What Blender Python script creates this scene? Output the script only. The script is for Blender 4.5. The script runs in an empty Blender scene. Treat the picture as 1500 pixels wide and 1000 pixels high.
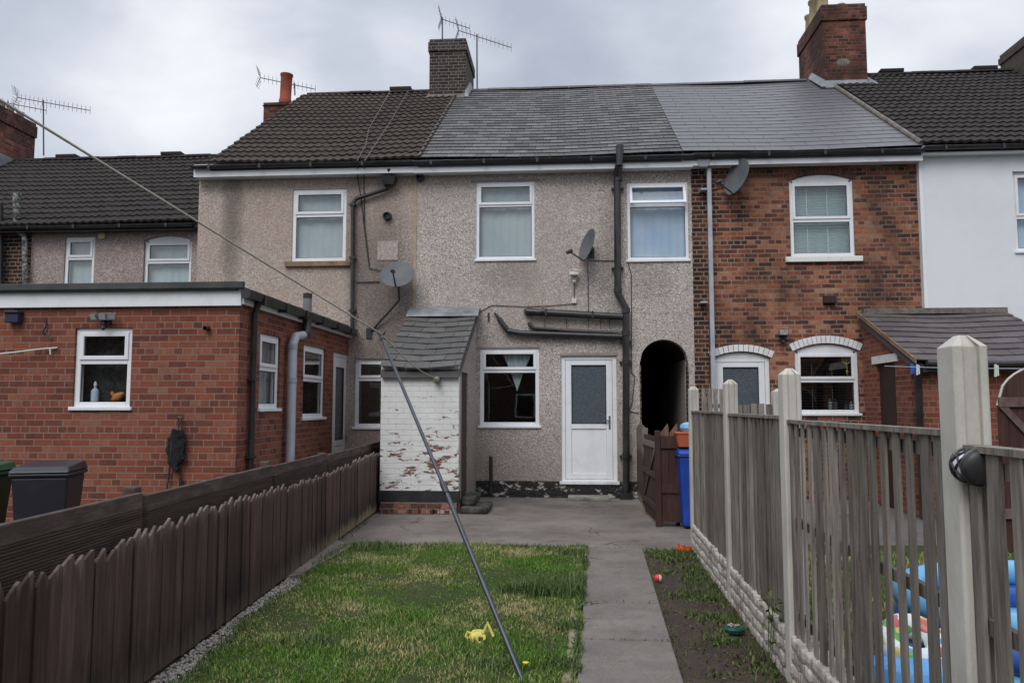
import bpy, math, random
import numpy as np
from mathutils import Vector, Matrix
random.seed(7); rng = np.random.default_rng(7)
R = math.radians
scene = bpy.context.scene
COL = scene.collection

# ------------------------------------------------------------------ camera
FPX = 1150.0; YAW = R(4.2); PITCH = R(4.75); CAMZ = 1.5
cam_d = bpy.data.cameras.new('camera'); cam = bpy.data.objects.new('camera', cam_d); COL.objects.link(cam)
cam_d.sensor_width = 36; cam_d.lens = 36 * FPX / 1500; cam_d.clip_end = 2000; cam_d.clip_start = .05
cam.location = (0, 0, CAMZ); cam.rotation_euler = (R(90) + PITCH, 0, YAW)
scene.camera = cam
ROT = cam.rotation_euler.to_matrix()
def ray(px, py): return ROT @ Vector(((px - 750) / FPX, (500 - py) / FPX, -1))
def on(px, py, ax, v):
    d = ray(px, py); o = Vector((0, 0, CAMZ)); t = (v - o[ax]) / d[ax]; return o + d * t
def G(px, py, z=0): return on(px, py, 2, z)
def RY(a, b, c, d, y):     # pixel rectangle on a wall of constant y -> x0,x1,z0,z1
    m, n = (b + d) / 2, (a + c) / 2
    return on(a, m, 1, y).x, on(c, m, 1, y).x, on(n, d, 1, y).z, on(n, b, 1, y).z
def RX(a, b, c, d, x):
    m = (b + d) / 2; y0 = on(a, m, 0, x).y; y1 = on(c, m, 0, x).y
    n = (a + c) / 2
    return y0, y1, on(n, d, 0, x).z, on(n, b, 0, x).z

# ------------------------------------------------------------------ materials
class NT:
    def __init__(s, name):
        s.m = bpy.data.materials.new(name); s.m.use_nodes = True; s.t = s.m.node_tree; s.t.nodes.clear()
        s.out = s.n('ShaderNodeOutputMaterial'); s.b = s.n('ShaderNodeBsdfPrincipled'); s.l(s.b.outputs[0], s.out.inputs[0])
        s.geo = s.n('ShaderNodeNewGeometry'); s.P = s.geo.outputs['Position']
    def n(s, k, **a):
        x = s.t.nodes.new(k)
        for q, v in a.items(): setattr(x, q, v)
        return x
    def l(s, a, b): s.t.links.new(a, b)
    def put(s, v, sock):
        if hasattr(v, 'is_output'): s.l(v, sock)
        elif isinstance(v, (tuple, list)) and len(v) == 3 and sock.type == 'RGBA': sock.default_value = (*v, 1)
        else: sock.default_value = v
    def math(s, op, a, b=0, c=None, clamp=False):
        x = s.n('ShaderNodeMath', operation=op, use_clamp=clamp); s.put(a, x.inputs[0]); s.put(b, x.inputs[1])
        if c is not None: s.put(c, x.inputs[2])
        return x.outputs[0]
    def mix(s, f, a, b, mode='MIX'):
        x = s.n('ShaderNodeMix', data_type='RGBA', blend_type=mode); s.put(f, x.inputs[0]); s.put(a, x.inputs[6]); s.put(b, x.inputs[7]); return x.outputs[2]
    def ramp(s, f, stops, interp='LINEAR'):
        x = s.n('ShaderNodeValToRGB'); x.color_ramp.interpolation = interp; e = x.color_ramp.elements
        while len(e) < len(stops): e.new(.5)
        for i, (p, c) in enumerate(stops):
            e[i].position = p; e[i].color = (*c, 1) if isinstance(c, (tuple, list)) else (c, c, c, 1)
        s.put(f, x.inputs[0]); return x.outputs[0]
    def scl(s, v, k):
        x = s.n('ShaderNodeVectorMath', operation='MULTIPLY'); s.put(v, x.inputs[0]); x.inputs[1].default_value = k if isinstance(k, tuple) else (k, k, k); return x.outputs[0]
    def noise(s, scale, detail=6, rough=.6, v=None, dist=0):
        x = s.n('ShaderNodeTexNoise'); x.inputs['Scale'].default_value = scale; x.inputs['Detail'].default_value = detail
        x.inputs['Roughness'].default_value = rough; x.inputs['Distortion'].default_value = dist; s.l(v or s.P, x.inputs['Vector']); return x.outputs[0]
    def xyz(s):
        x = s.n('ShaderNodeSeparateXYZ'); s.l(s.P, x.inputs[0]); return x.outputs
    def uv(s, wob=0.0):
        """wall coordinates: along the wall, up the wall"""
        sx = s.xyz(); nn = s.n('ShaderNodeSeparateXYZ'); s.l(s.geo.outputs['True Normal'], nn.inputs[0])
        k = s.math('GREATER_THAN', s.math('ABSOLUTE', nn.outputs[0]), .7)
        u = s.math('ADD', s.math('MULTIPLY', sx[0], s.math('SUBTRACT', 1, k)), s.math('MULTIPLY', sx[1], k)); v = sx[2]
        if wob:
            n1 = s.math('MULTIPLY', s.math('SUBTRACT', s.noise(6, 3), .5), wob); n2 = s.math('MULTIPLY', s.math('SUBTRACT', s.noise(7.3, 3, v=s.scl(s.P, (1.3, 1.1, 1.2))), .5), wob)
            u = s.math('ADD', u, n1); v = s.math('ADD', v, n2)
        c = s.n('ShaderNodeCombineXYZ'); s.put(u, c.inputs[0]); s.put(v, c.inputs[1]); return c.outputs[0], u, v
    def bump(s, h, strength=.5, dist=.01):
        x = s.n('ShaderNodeBump'); x.inputs['Strength'].default_value = strength; x.inputs['Distance'].default_value = dist
        s.put(h, x.inputs['Height']); s.l(x.outputs[0], s.b.inputs['Normal'])
    def set(s, col=None, rough=.8, spec=.3, metal=0):
        if col is not None: s.put(col, s.b.inputs['Base Color'])
        s.put(rough, s.b.inputs['Roughness']); s.b.inputs['Specular IOR Level'].default_value = spec; s.b.inputs['Metallic'].default_value = metal; return s.m

def M(name, c1, c2=None, scale=4, rough=.7, bump=.2, bscale=60, stretch=None, spec=.3, lo=.35, hi=.65, isl=0, dist=.004, metal=0):
    s = NT(name); v = s.scl(s.P, stretch) if stretch else s.P
    c = c1
    if c2: c = s.mix(s.ramp(s.noise(scale, 8, .65, v), [(lo, 0.), (hi, 1.)]), c1, c2)
    if isl:
        k = s.math('MULTIPLY_ADD', s.geo.outputs['Random Per Island'], isl * 2, 1 - isl)
        x = s.n('ShaderNodeVectorMath', operation='SCALE'); s.put(c, x.inputs[0]) if hasattr(c, 'is_output') else setattr(x.inputs[0], 'default_value', c)
        s.l(k, x.inputs['Scale']); c = x.outputs[0]
    if bump: s.bump(s.noise(bscale, 5, .6, v), bump, dist)
    return s.set(c, rough, spec, metal)

def brick(name, stops, mortar, bw=.225, bh=.075, ms=.006, wob=.006, sootc=None, soot=(.5, .7), bump=.7, soot_scale=.7, rough=.9, pale=None, dk=None, mott=.45, big=.5):
    s = NT(name); vec, u, v = s.uv(wob)
    b = s.n('ShaderNodeTexBrick', squash=.5, squash_frequency=4); s.l(vec, b.inputs['Vector']); b.inputs['Scale'].default_value = 1; b.inputs['Mortar Size'].default_value = ms
    b.inputs['Mortar Smooth'].default_value = .15; b.inputs['Brick Width'].default_value = bw; b.inputs['Row Height'].default_value = bh
    b.inputs['Color1'].default_value = (.12, .12, .12, 1); b.inputs['Color2'].default_value = (.88, .88, .88, 1); b.inputs['Bias'].default_value = 0
    x = s.math('ADD', b.outputs['Color'], s.math('MULTIPLY', s.math('SUBTRACT', s.noise(1.1, 4), .5), big))
    x = s.math('ADD', x, s.math('MULTIPLY', s.math('SUBTRACT', s.noise(17, 6, .75), .5), mott))
    c = s.ramp(x, stops)
    mo = s.mix(s.noise(9, 4), mortar, tuple(q * .62 for q in mortar))
    c = s.mix(b.outputs['Fac'], c, mo)
    if pale: c = s.mix(s.ramp(s.noise(.9, 7, .7, s.scl(s.P, (1, 1, 1.7))), [(.6, 0.), (.72, .6)]), c, pale)
    if sootc: c = s.mix(s.ramp(s.noise(soot_scale, 7, .65, s.scl(s.P, (1, 1, .6))), [(soot[0], 0.), (soot[1], .8)]), c, sootc)
    if dk:   # old blackened strip of wall between two x
        sx = s.xyz(); a = s.n('ShaderNodeMapRange', interpolation_type='SMOOTHSTEP'); s.put(s.math('ADD', sx[0], s.math('MULTIPLY', s.noise(2, 6), .7)), a.inputs[0])
        a.inputs[1].default_value = dk[0] + .35; a.inputs[2].default_value = dk[1] + .35; a.inputs[3].default_value = .85; a.inputs[4].default_value = 0
        c = s.mix(a.outputs[0], c, s.mix(b.outputs['Fac'], (.018, .014, .013), tuple(q * .7 for q in mortar)))
    h = s.math('SUBTRACT', s.math('MULTIPLY', s.noise(45, 5), .5), b.outputs['Fac']); s.bump(h, bump, .012)
    return s.set(c, rough, .2)

def pebble(name, dark, mid, light, stain, stains=(), zlow=None, big=(.45, .7), sc=66):
    s = NT(name); v = s.n('ShaderNodeTexVoronoi'); v.inputs['Scale'].default_value = sc; s.l(s.P, v.inputs['Vector'])
    sp = s.n('ShaderNodeSeparateColor'); s.l(v.outputs['Color'], sp.inputs[0])
    c = s.ramp(s.math('ADD', s.math('MULTIPLY', sp.outputs[0], .75), s.math('MULTIPLY', s.noise(150, 2), .25)), [(.1, dark), (.33, mid), (.62, mid), (.85, light)])
    c = s.mix(s.ramp(s.noise(.55, 8, .62), [(big[0], 0.), (big[1], .55)]), c, stain)
    c = s.mix(s.ramp(s.noise(2.2, 6, .7, s.scl(s.P, (2.2, 2.2, .35))), [(.5, 0.), (.8, .35)]), c, stain)
    sx = s.xyz()
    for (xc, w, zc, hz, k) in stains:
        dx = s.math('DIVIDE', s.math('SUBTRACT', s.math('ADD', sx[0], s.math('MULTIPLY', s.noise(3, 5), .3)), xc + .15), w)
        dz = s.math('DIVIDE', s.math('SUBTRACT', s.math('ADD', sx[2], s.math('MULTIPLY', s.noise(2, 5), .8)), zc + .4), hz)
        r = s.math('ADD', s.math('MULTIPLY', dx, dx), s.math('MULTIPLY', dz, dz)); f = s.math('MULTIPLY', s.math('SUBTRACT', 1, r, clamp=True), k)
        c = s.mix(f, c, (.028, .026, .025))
    if zlow is not None:
        f = s.math('MULTIPLY', s.math('SUBTRACT', 1, s.math('DIVIDE', s.math('ADD', sx[2], s.math('MULTIPLY', s.noise(2.5, 6), -.6)), zlow), clamp=True), .55)
        c = s.mix(f, c, tuple(q * .5 for q in stain))
    s.bump(v.outputs['Distance'], .6, .012); return s.set(c, .95, .15)

def glassmat(name, tint=(.94, .96, .96), refl=1.0):
    s = NT(name); s.t.nodes.remove(s.b); fr = s.n('ShaderNodeFresnel'); fr.inputs[0].default_value = 1.55
    tr = s.n('ShaderNodeBsdfTransparent'); tr.inputs[0].default_value = (*tint, 1); gl = s.n('ShaderNodeBsdfGlossy'); gl.inputs['Roughness'].default_value = .02
    bp = s.n('ShaderNodeBump'); bp.inputs['Strength'].default_value = .03; bp.inputs['Distance'].default_value = .02; s.l(s.noise(1.5, 2), bp.inputs['Height']); s.l(bp.outputs[0], gl.inputs['Normal'])
    mx = s.n('ShaderNodeMixShader'); s.l(s.math('MULTIPLY', s.math('MULTIPLY_ADD', fr.outputs[0], 2.0 * refl, .04, clamp=True), s.math('SUBTRACT', 1, s.geo.outputs['Backfacing'])), mx.inputs[0]); s.l(tr.outputs[0], mx.inputs[1]); s.l(gl.outputs[0], mx.inputs[2]); s.l(mx.outputs[0], s.out.inputs[0]); return s.m

upvc = M('white_upvc', (.74, .76, .79), (.58, .59, .6), 3, .35, .03, 30, spec=.5, lo=.5, hi=.85)
upvc_dirty = M('weathered_upvc', (.68, .7, .73), (.4, .39, .36), 5, .4, .05, 30, spec=.4, stretch=(1, 1, .25), lo=.48, hi=.8)
black_pl = M('black_plastic', (.014, .014, .016), (.035, .035, .038), 5, .38, .08, 40, spec=.5)
grey_pl = M('grey_plastic', (.2, .21, .23), (.13, .135, .15), 3, .45, .05, 40, spec=.5)
pale_pipe = M('pale_pipe_plastic', (.42, .44, .5), (.3, .31, .34), 3, .4, .05, 40, spec=.5)
seal = M('black_seal', (.012, .012, .012), None, rough=.6, bump=0)
glass = glassmat('window_glass')
frost = M('frosted_glass', (.05, .065, .08), (.11, .13, .15), 30, .16, .5, 70, spec=.6, lo=.3, hi=.7)
lead = M('lead_flashing', (.12, .13, .14), (.24, .26, .28), 4, .5, .5, 9, spec=.4, dist=.02)
mortar_m = M('mortar_fillet', (.2, .18, .155), (.1, .09, .08), 9, .95, .8, 30, dist=.02)
conc = M('fence_concrete', (.52, .5, .455), (.3, .285, .245), 4.5, .9, .6, 70, lo=.42, hi=.8, stretch=(1, 1, .45), dist=.004)
wood_grey = M('weathered_grey_timber', (.265, .238, .208), (.1, .082, .068), 3.2, .85, .9, 14, stretch=(9, 9, .8), isl=.42, dist=.006)
def picket_mat():
    s = NT('dark_brown_timber'); v = s.scl(s.P, (9, 9, .7)); c = s.mix(s.ramp(s.noise(3, 8, .65, v), [(.45, 0.), (.8, 1.)]), (.055, .031, .027), (.115, .073, .06))
    k = s.math('MULTIPLY_ADD', s.geo.outputs['Random Per Island'], .8, .65); x = s.n('ShaderNodeVectorMath', operation='SCALE'); s.put(c, x.inputs[0]); s.l(k, x.inputs['Scale']); c = x.outputs[0]
    sx = s.xyz(); n = s.noise(2.2, 6, .7, v)
    tip = s.ramp(s.math('ADD', sx[2], s.math('MULTIPLY', s.math('SUBTRACT', n, .5), .5)), [(.76, 0.), (.9, .8)]); c = s.mix(tip, c, (.2, .17, .15))
    low_dark = s.ramp(s.math('ADD', sx[2], s.math('MULTIPLY', s.math('SUBTRACT', s.noise(1.6, 6, .7, s.scl(s.P, (2, 2, .8))), .5), .9)), [(.05, 1.), (.45, 0.)]); c = s.mix(s.math('MULTIPLY', low_dark, .7), c, (.014, .013, .014))  # boards darker towards the bottom, with a ragged edge
    far = s.ramp(s.math('DIVIDE', sx[1], 14), [(.45, 0.), (.7, 1.)])
    al = s.ramp(s.math('ADD', sx[2], s.math('MULTIPLY', s.math('SUBTRACT', n, .5), .55)), [(.06, 1.), (.16, 0.)]); c = s.mix(s.math('MULTIPLY', al, s.math('MULTIPLY_ADD', far, .6, .15)), c, (.3, .25, .15))
    s.bump(s.noise(14, 5, .6, v), .8, .004); return s.set(c, .75, .3)
wood_brown = picket_mat()
wood_gate = M('red_brown_gate_timber', (.045, .02, .016), (.085, .045, .036), 3, .7, .7, 14, stretch=(9, 9, .7), isl=.25, lo=.45, hi=.8)
deck_m = M('grooved_deck_timber', (.085, .058, .048), (.04, .026, .022), 3, .8, .5, 14, stretch=(1, .6, 9))
ext_brick = brick('modern_red_brick', [(0, (.09, .036, .03)), (.35, (.17, .052, .034)), (.65, (.22, .067, .041)), (.9, (.24, .095, .062)), (1, (.21, .12, .075))], (.27, .195, .155), ms=.0065, wob=.004, mott=1.0, pale=(.2, .12, .08), sootc=(.06, .03, .025), soot=(.55, .8))
old_brick = brick('old_orange_brick', [(0, (.035, .022, .018)), (.22, (.09, .037, .028)), (.4, (.15, .052, .036)), (.58, (.26, .085, .048)), (.82, (.37, .135, .072)), (1, (.38, .2, .13))], (.33, .26, .205), ms=.0085, wob=.02, mott=1.1, big=1.3, sootc=(.035, .024, .021), soot=(.44, .7), soot_scale=1.1, pale=(.3, .2, .14), dk=(2.05, 2.6))
chim_brown = brick('brown_chimney_brick', [(0, (.024, .019, .018)), (.5, (.042, .032, .028)), (1, (.064, .05, .043))], (.23, .21, .19), ms=.007, wob=.008)
chim_red = brick('sooty_red_chimney_brick', [(0, (.04, .018, .014)), (.35, (.11, .036, .026)), (.7, (.2, .06, .038)), (1, (.3, .13, .09))], (.2, .15, .12), ms=.008, wob=.014, sootc=(.028, .018, .016), soot=(.33, .56), soot_scale=1.4)
peb_a = pebble('pinkish_pebbledash', (.13, .095, .085), (.34, .27, .25), (.55, .48, .45), (.24, .2, .18), sc=60)
wx = lambda px: on(px, 400, 1, 13.2).x
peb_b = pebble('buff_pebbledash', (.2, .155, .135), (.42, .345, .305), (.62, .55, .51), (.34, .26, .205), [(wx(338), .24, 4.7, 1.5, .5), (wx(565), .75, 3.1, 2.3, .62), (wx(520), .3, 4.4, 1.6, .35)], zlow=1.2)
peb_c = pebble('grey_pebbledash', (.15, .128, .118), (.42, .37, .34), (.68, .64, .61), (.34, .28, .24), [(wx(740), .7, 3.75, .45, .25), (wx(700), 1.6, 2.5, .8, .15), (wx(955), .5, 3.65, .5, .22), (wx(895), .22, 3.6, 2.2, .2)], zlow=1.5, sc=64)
white_render = M('white_render', (.68, .7, .74), (.6, .62, .66), 1.2, .8, .1, 120, lo=.45, hi=.8)

def plinthmat():
    s = NT('black_painted_plinth'); f = s.ramp(s.noise(5, 8, .7, s.scl(s.P, (1, 1, 1.8))), [(.55, 0.), (.62, 1.)])
    s.bump(s.noise(18, 6), .8, .03); return s.set(s.mix(f, (.012, .012, .013), (.42, .4, .37)), .6, .4)
plinth_m = plinthmat()
def shed_paint():
    s = NT('peeling_white_painted_brick'); vec, u, v = s.uv(.006)
    b = s.n('ShaderNodeTexBrick'); s.l(vec, b.inputs['Vector']); b.inputs['Scale'].default_value = 1; b.inputs['Mortar Size'].default_value = .006
    b.inputs['Mortar Smooth'].default_value = .4; b.inputs['Brick Width'].default_value = .225; b.inputs['Row Height'].default_value = .078
    b.inputs['Color1'].default_value = (0, 0, 0, 1); b.inputs['Color2'].default_value = (1, 1, 1, 1)
    n = s.noise(6.5, 9, .72, s.scl(s.P, (.8, .8, 2.4)), .3)
    sx = s.xyz(); dx = s.math('DIVIDE', s.math('SUBTRACT', sx[0], on(630, 665, 1, G(620, 752).y).x), .85); dz = s.math('DIVIDE', s.math('SUBTRACT', sx[2], .7), .75)
    r = s.math('SUBTRACT', 1, s.math('ADD', s.math('MULTIPLY', dx, dx), s.math('MULTIPLY', dz, dz)), clamp=True)
    low = s.math('MULTIPLY', s.math('SUBTRACT', 1.0, s.math('DIVIDE', sx[2], 1.5), clamp=True), .05)
    per = s.math('MULTIPLY', b.outputs['Color'], .045)
    k = s.math('ADD', s.math('ADD', s.math('ADD', n, s.math('MULTIPLY', r, .066)), low), per)
    f = s.ramp(k, [(.655, 0.), (.667, 1.)])
    red = s.mix(s.noise(12, 4), (.2, .045, .028), (.12, .08, .06)); edge = s.mix(b.outputs['Fac'], red, (.25, .2, .17))
    w = s.mix(s.ramp(s.noise(2.5, 8, .7), [(.4, 0.), (.8, .6)]), (.7, .71, .7), (.48, .47, .43))
    w = s.mix(s.math('MULTIPLY', b.outputs['Fac'], .22), w, (.45, .43, .4))
    s.bump(s.math('SUBTRACT', s.math('SUBTRACT', s.math('MULTIPLY', s.noise(30, 5), .5), b.outputs['Fac']), s.math('MULTIPLY', f, 1.0)), .6, .01)
    return s.set(s.mix(f, w, edge), .6, .4)
shed_m = shed_paint()
low_brick_m = brick('pale_painted_low_brick', [(0, (.4, .37, .33)), (.5, (.52, .49, .44)), (1, (.62, .59, .54))], (.36, .32, .28), ms=.01, wob=.05, sootc=(.17, .13, .1), soot=(.47, .68), soot_scale=4, bump=1)
base_rubble = brick('crumbling_base_brick', [(0, (.02, .015, .014)), (.4, (.1, .045, .035)), (.7, (.3, .12, .085)), (1, (.5, .46, .42))], (.2, .17, .15), wob=.03, bump=1, ms=.01)

def slate(name, c1, c2, k=.3, lich=None, rough=.55, lk=.35):
    s = NT(name); r = s.geo.outputs['Random Per Island']; c = s.mix(r, c1, c2)
    c = s.mix(s.ramp(s.noise(9, 7, .7), [(.42, 0.), (.72, .5)]), c, tuple(q * .6 for q in c1))
    if lich: c = s.mix(s.ramp(s.noise(14, 6, .7), [(.62, 0.), (.7, lk)]), c, lich)
    s.bump(s.noise(50, 5), k, .004); return s.set(c, rough, .4)
slate_old = slate('aged_slate', (.062, .06, .063), (.14, .137, .137), .4, (.32, .31, .28), .7, .5)
slate_new = slate('smooth_grey_slate', (.088, .088, .097), (.1, .1, .11), .1, None, .5)
slate_purple = slate('purple_slate', (.075, .064, .068), (.115, .098, .102), .3, (.25, .24, .22), .6, .15)
slate_shed = slate('shed_slate', (.075, .074, .073), (.115, .113, .11), .5, (.2, .19, .17), .75)
tile_dark = slate('dark_brown_roof_tile', (.034, .024, .019), (.054, .039, .032), .6, (.3, .28, .24), .92, .25)
tile_black = slate('blackened_roof_tile', (.019, .015, .014), (.028, .023, .021), .5, (.2, .19, .17), .92, .08)

# ------------------------------------------------------------------ builders
def lnk(o): COL.objects.link(o); return o
def wloc(o):
    v = Vector((0, 0, 0))
    while o: v += o.location; o = o.parent
    return v
def tag(o, label=None, cat=None, group=None, kind=None):
    for k, v in (('label', label), ('category', cat), ('group', group), ('kind', kind)):
        if v: o[k] = v
    return o
def T(name, label, cat, loc, group=None):
    o = lnk(bpy.data.objects.new(name, None)); o.location = loc; o.empty_display_size = .1; return tag(o, label, cat, group)
class MB:
    """collects faces in a local frame: u along, w outward, z up"""
    def __init__(s, O=(0, 0, 0), U=(1, 0, 0), W=(0, 1, 0)):
        s.v = []; s.f = []; s.O = Vector(O); s.U = Vector(U).normalized(); s.W = Vector(W).normalized()
    def p(s, u, w, z): s.v.append(s.O + s.U * u + s.W * w + Vector((0, 0, z))); return len(s.v) - 1
    def pts(s, L): return [s.p(*q) for q in L]
    def quad(s, *L): s.f.append(s.pts(L)); return s
    def box(s, u0, u1, w0, w1, z0, z1):
        a = s.pts([(u0, w0, z0), (u1, w0, z0), (u1, w1, z0), (u0, w1, z0), (u0, w0, z1), (u1, w0, z1), (u1, w1, z1), (u0, w1, z1)])
        s.f += [[a[i] for i in q] for q in ((0, 3, 2, 1), (4, 5, 6, 7), (0, 1, 5, 4), (1, 2, 6, 5), (2, 3, 7, 6), (3, 0, 4, 7))]; return s
    def prism(s, poly, a, b):      # poly in (u,z), extruded in w
        A = s.pts([(u, a, z) for u, z in poly]); B = s.pts([(u, b, z) for u, z in poly]); n = len(poly)
        s.f += [A, B[::-1]] + [[A[i], B[i], B[(i + 1) % n], A[(i + 1) % n]] for i in range(n)]; return s
    def hull(s, A, B):             # two matching loops of (u,w,z)
        a = s.pts(A); b = s.pts(B); n = len(a); s.f += [a[::-1], b] + [[a[i], a[(i + 1) % n], b[(i + 1) % n], b[i]] for i in range(n)]; return s
    def tube(s, P, r, n=10, caps=True):
        P = [Vector(q) for q in P]; rr = r if isinstance(r, (list, tuple)) else [r] * len(P); prev = None; up = None
        for i, q in enumerate(P):
            d = ((P[i] - P[i - 1]).normalized() if i else Vector()) + ((P[i + 1] - P[i]).normalized() if i < len(P) - 1 else Vector())
            d.normalize()
            if up is None:
                up = Vector((0, 0, 1)) if abs(d.z) < .9 else Vector((1, 0, 0))
            a = d.cross(up).normalized(); b = a.cross(d).normalized(); up = b
            k = 1.0
            if 0 < i < len(P) - 1: k = 1 / max(.6, d.dot((P[i + 1] - P[i]).normalized()))
            ring = []
            for j in range(n):
                t = 2 * math.pi * j / n; ring.append(s.p(*(q + (a * math.cos(t) + b * math.sin(t)) * rr[i] * (k if k < 1.3 else 1.2))))
            if prev: s.f += [[prev[j], prev[(j + 1) % n], ring[(j + 1) % n], ring[j]] for j in range(n)]
            elif caps: s.f.append(ring[::-1])
            prev = ring
        if caps: s.f.append(prev)
        return s
    def lathe(s, prof, c=(0, 0, 0), n=20, M4=None):
        rings = []
        for (r, z) in prof:
            ring = []
            for j in range(n):
                t = 2 * math.pi * j / n; q = Vector((r * math.cos(t), r * math.sin(t), z))
                if M4: q = M4 @ q
                q = q + Vector(c); ring.append(s.p(*q))
            if rings: s.f += [[rings[-1][j], rings[-1][(j + 1) % n], ring[(j + 1) % n], ring[j]] for j in range(n)]
            rings.append(ring)
        s.f.append(rings[0][::-1]); s.f.append(rings[-1]); return s
    def build(s, name, mat, parent=None, smooth=False, bevel=0, label=None):
        off = wloc(parent) if parent else Vector((0, 0, 0))
        me = bpy.data.meshes.new(name)
        if parent is None and len(s.v):
            lo = Vector([min(v[i] for v in s.v) for i in range(3)]); hi = Vector([max(v[i] for v in s.v) for i in range(3)]); off = Vector(((lo.x + hi.x) / 2, (lo.y + hi.y) / 2, lo.z))
        me.from_pydata([tuple(v - off) for v in s.v], [], s.f); me.validate(); me.materials.append(mat)
        o = lnk(bpy.data.objects.new(name, me))
        if parent: o.parent = parent
        else: o.location = off
        import bmesh
        bm = bmesh.new(); bm.from_mesh(me); bmesh.ops.recalc_face_normals(bm, faces=bm.faces); bm.to_mesh(me); bm.free()
        if smooth:
            me.polygons.foreach_set('use_smooth', [True] * len(me.polygons))
            try: me.set_sharp_from_angle(angle=R(40))
            except Exception: pass
        if bevel:
            b = o.modifiers.new('bevel', 'BEVEL'); b.width = bevel; b.segments = 2; b.limit_method = 'ANGLE'
        if label: o['label'] = label
        return o
def front(y): return MB((0, y, 0), (1, 0, 0), (0, -1, 0))       # wall facing the garden
def side(x): return MB((x, 0, 0), (0, 1, 0), (1, 0, 0))          # wall facing right
def sidel(x): return MB((x, 0, 0), (0, 1, 0), (-1, 0, 0))        # wall facing left

def wall(mb, u0, u1, z0, z1, holes, th=.22):
    """holes: (u0,u1,z0,ztop,rise)"""
    us = sorted({u0, u1} | {h[0] for h in holes} | {h[1] for h in holes}); zs = sorted({z0, z1} | {h[2] for h in holes} | {h[3] for h in holes})
    us = [u for u in us if u0 <= u <= u1]; zs = [z for z in zs if z0 <= z <= z1]
    for i in range(len(us) - 1):
        for j in range(len(zs) - 1):
            cu = (us[i] + us[i + 1]) / 2; cz = (zs[j] + zs[j + 1]) / 2
            if any(h[0] < cu < h[1] and h[2] < cz < h[3] for h in holes): continue
            mb.quad((us[i], 0, zs[j]), (us[i + 1], 0, zs[j]), (us[i + 1], 0, zs[j + 1]), (us[i], 0, zs[j + 1]))
            mb.quad((us[i], -th, zs[j]), (us[i], -th, zs[j + 1]), (us[i + 1], -th, zs[j + 1]), (us[i + 1], -th, zs[j]))
    for h in holes:
        a, b, c, d, rise = h
        zs_ = d - rise
        mb.quad((a, 0, c), (a, 0, zs_), (a, -th, zs_), (a, -th, c)); mb.quad((b, 0, c), (b, -th, c), (b, -th, zs_), (b, 0, zs_))
        mb.quad((a, 0, c), (a, -th, c), (b, -th, c), (b, 0, c))
        if rise <= 0: mb.quad((a, 0, d), (b, 0, d), (b, -th, d), (a, -th, d))
        else:
            n = 20; pr = None; hw = (b - a) / 2; cm = (a + b) / 2
            for k in range(n + 1):
                u = a + (b - a) * k / n; z = zs_ + rise * arch(h, u)
                if pr:
                    mb.quad((pr[0], 0, pr[1]), (u, 0, z), (u, 0, d), (pr[0], 0, d)); mb.quad((pr[0], -th, pr[1]), (pr[0], -th, d), (u, -th, d), (u, -th, z))
                    mb.quad((pr[0], 0, pr[1]), (pr[0], -th, pr[1]), (u, -th, z), (u, 0, z))
                pr = (u, z)
    return mb
def arch(h, u):
    a, b, c, d, rise = h; hw = (b - a) / 2; cm = (a + b) / 2; t = (u - cm) / hw
    rad = (hw * hw + rise * rise) / (2 * rise)
    return max(0, (math.sqrt(max(0, rad * rad - (t * hw) ** 2)) - (rad - rise)) / rise)

def boxwalls(parent, x0, x1, y0, y1, z1, ridge, mat):
    """gable walls and back wall of a house"""
    e = .004; x0 += e; x1 -= e
    for x in (x0, x1):
        P = [(x, y0 + .23, 0), (x, y1, 0), (x, y1, z1), (x, ridge[0], ridge[1]), (x, y0 + .23, z1)]
        P2 = [(x + (.12 if x == x0 else -.12), q[1], q[2]) for q in P]; MB().hull(P, P2).build('side_wall', mat, parent)
    MB().box(x0, x1, y1 + .001, y1 + .2, 0, z1).build('back_wall', mat, parent)

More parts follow.
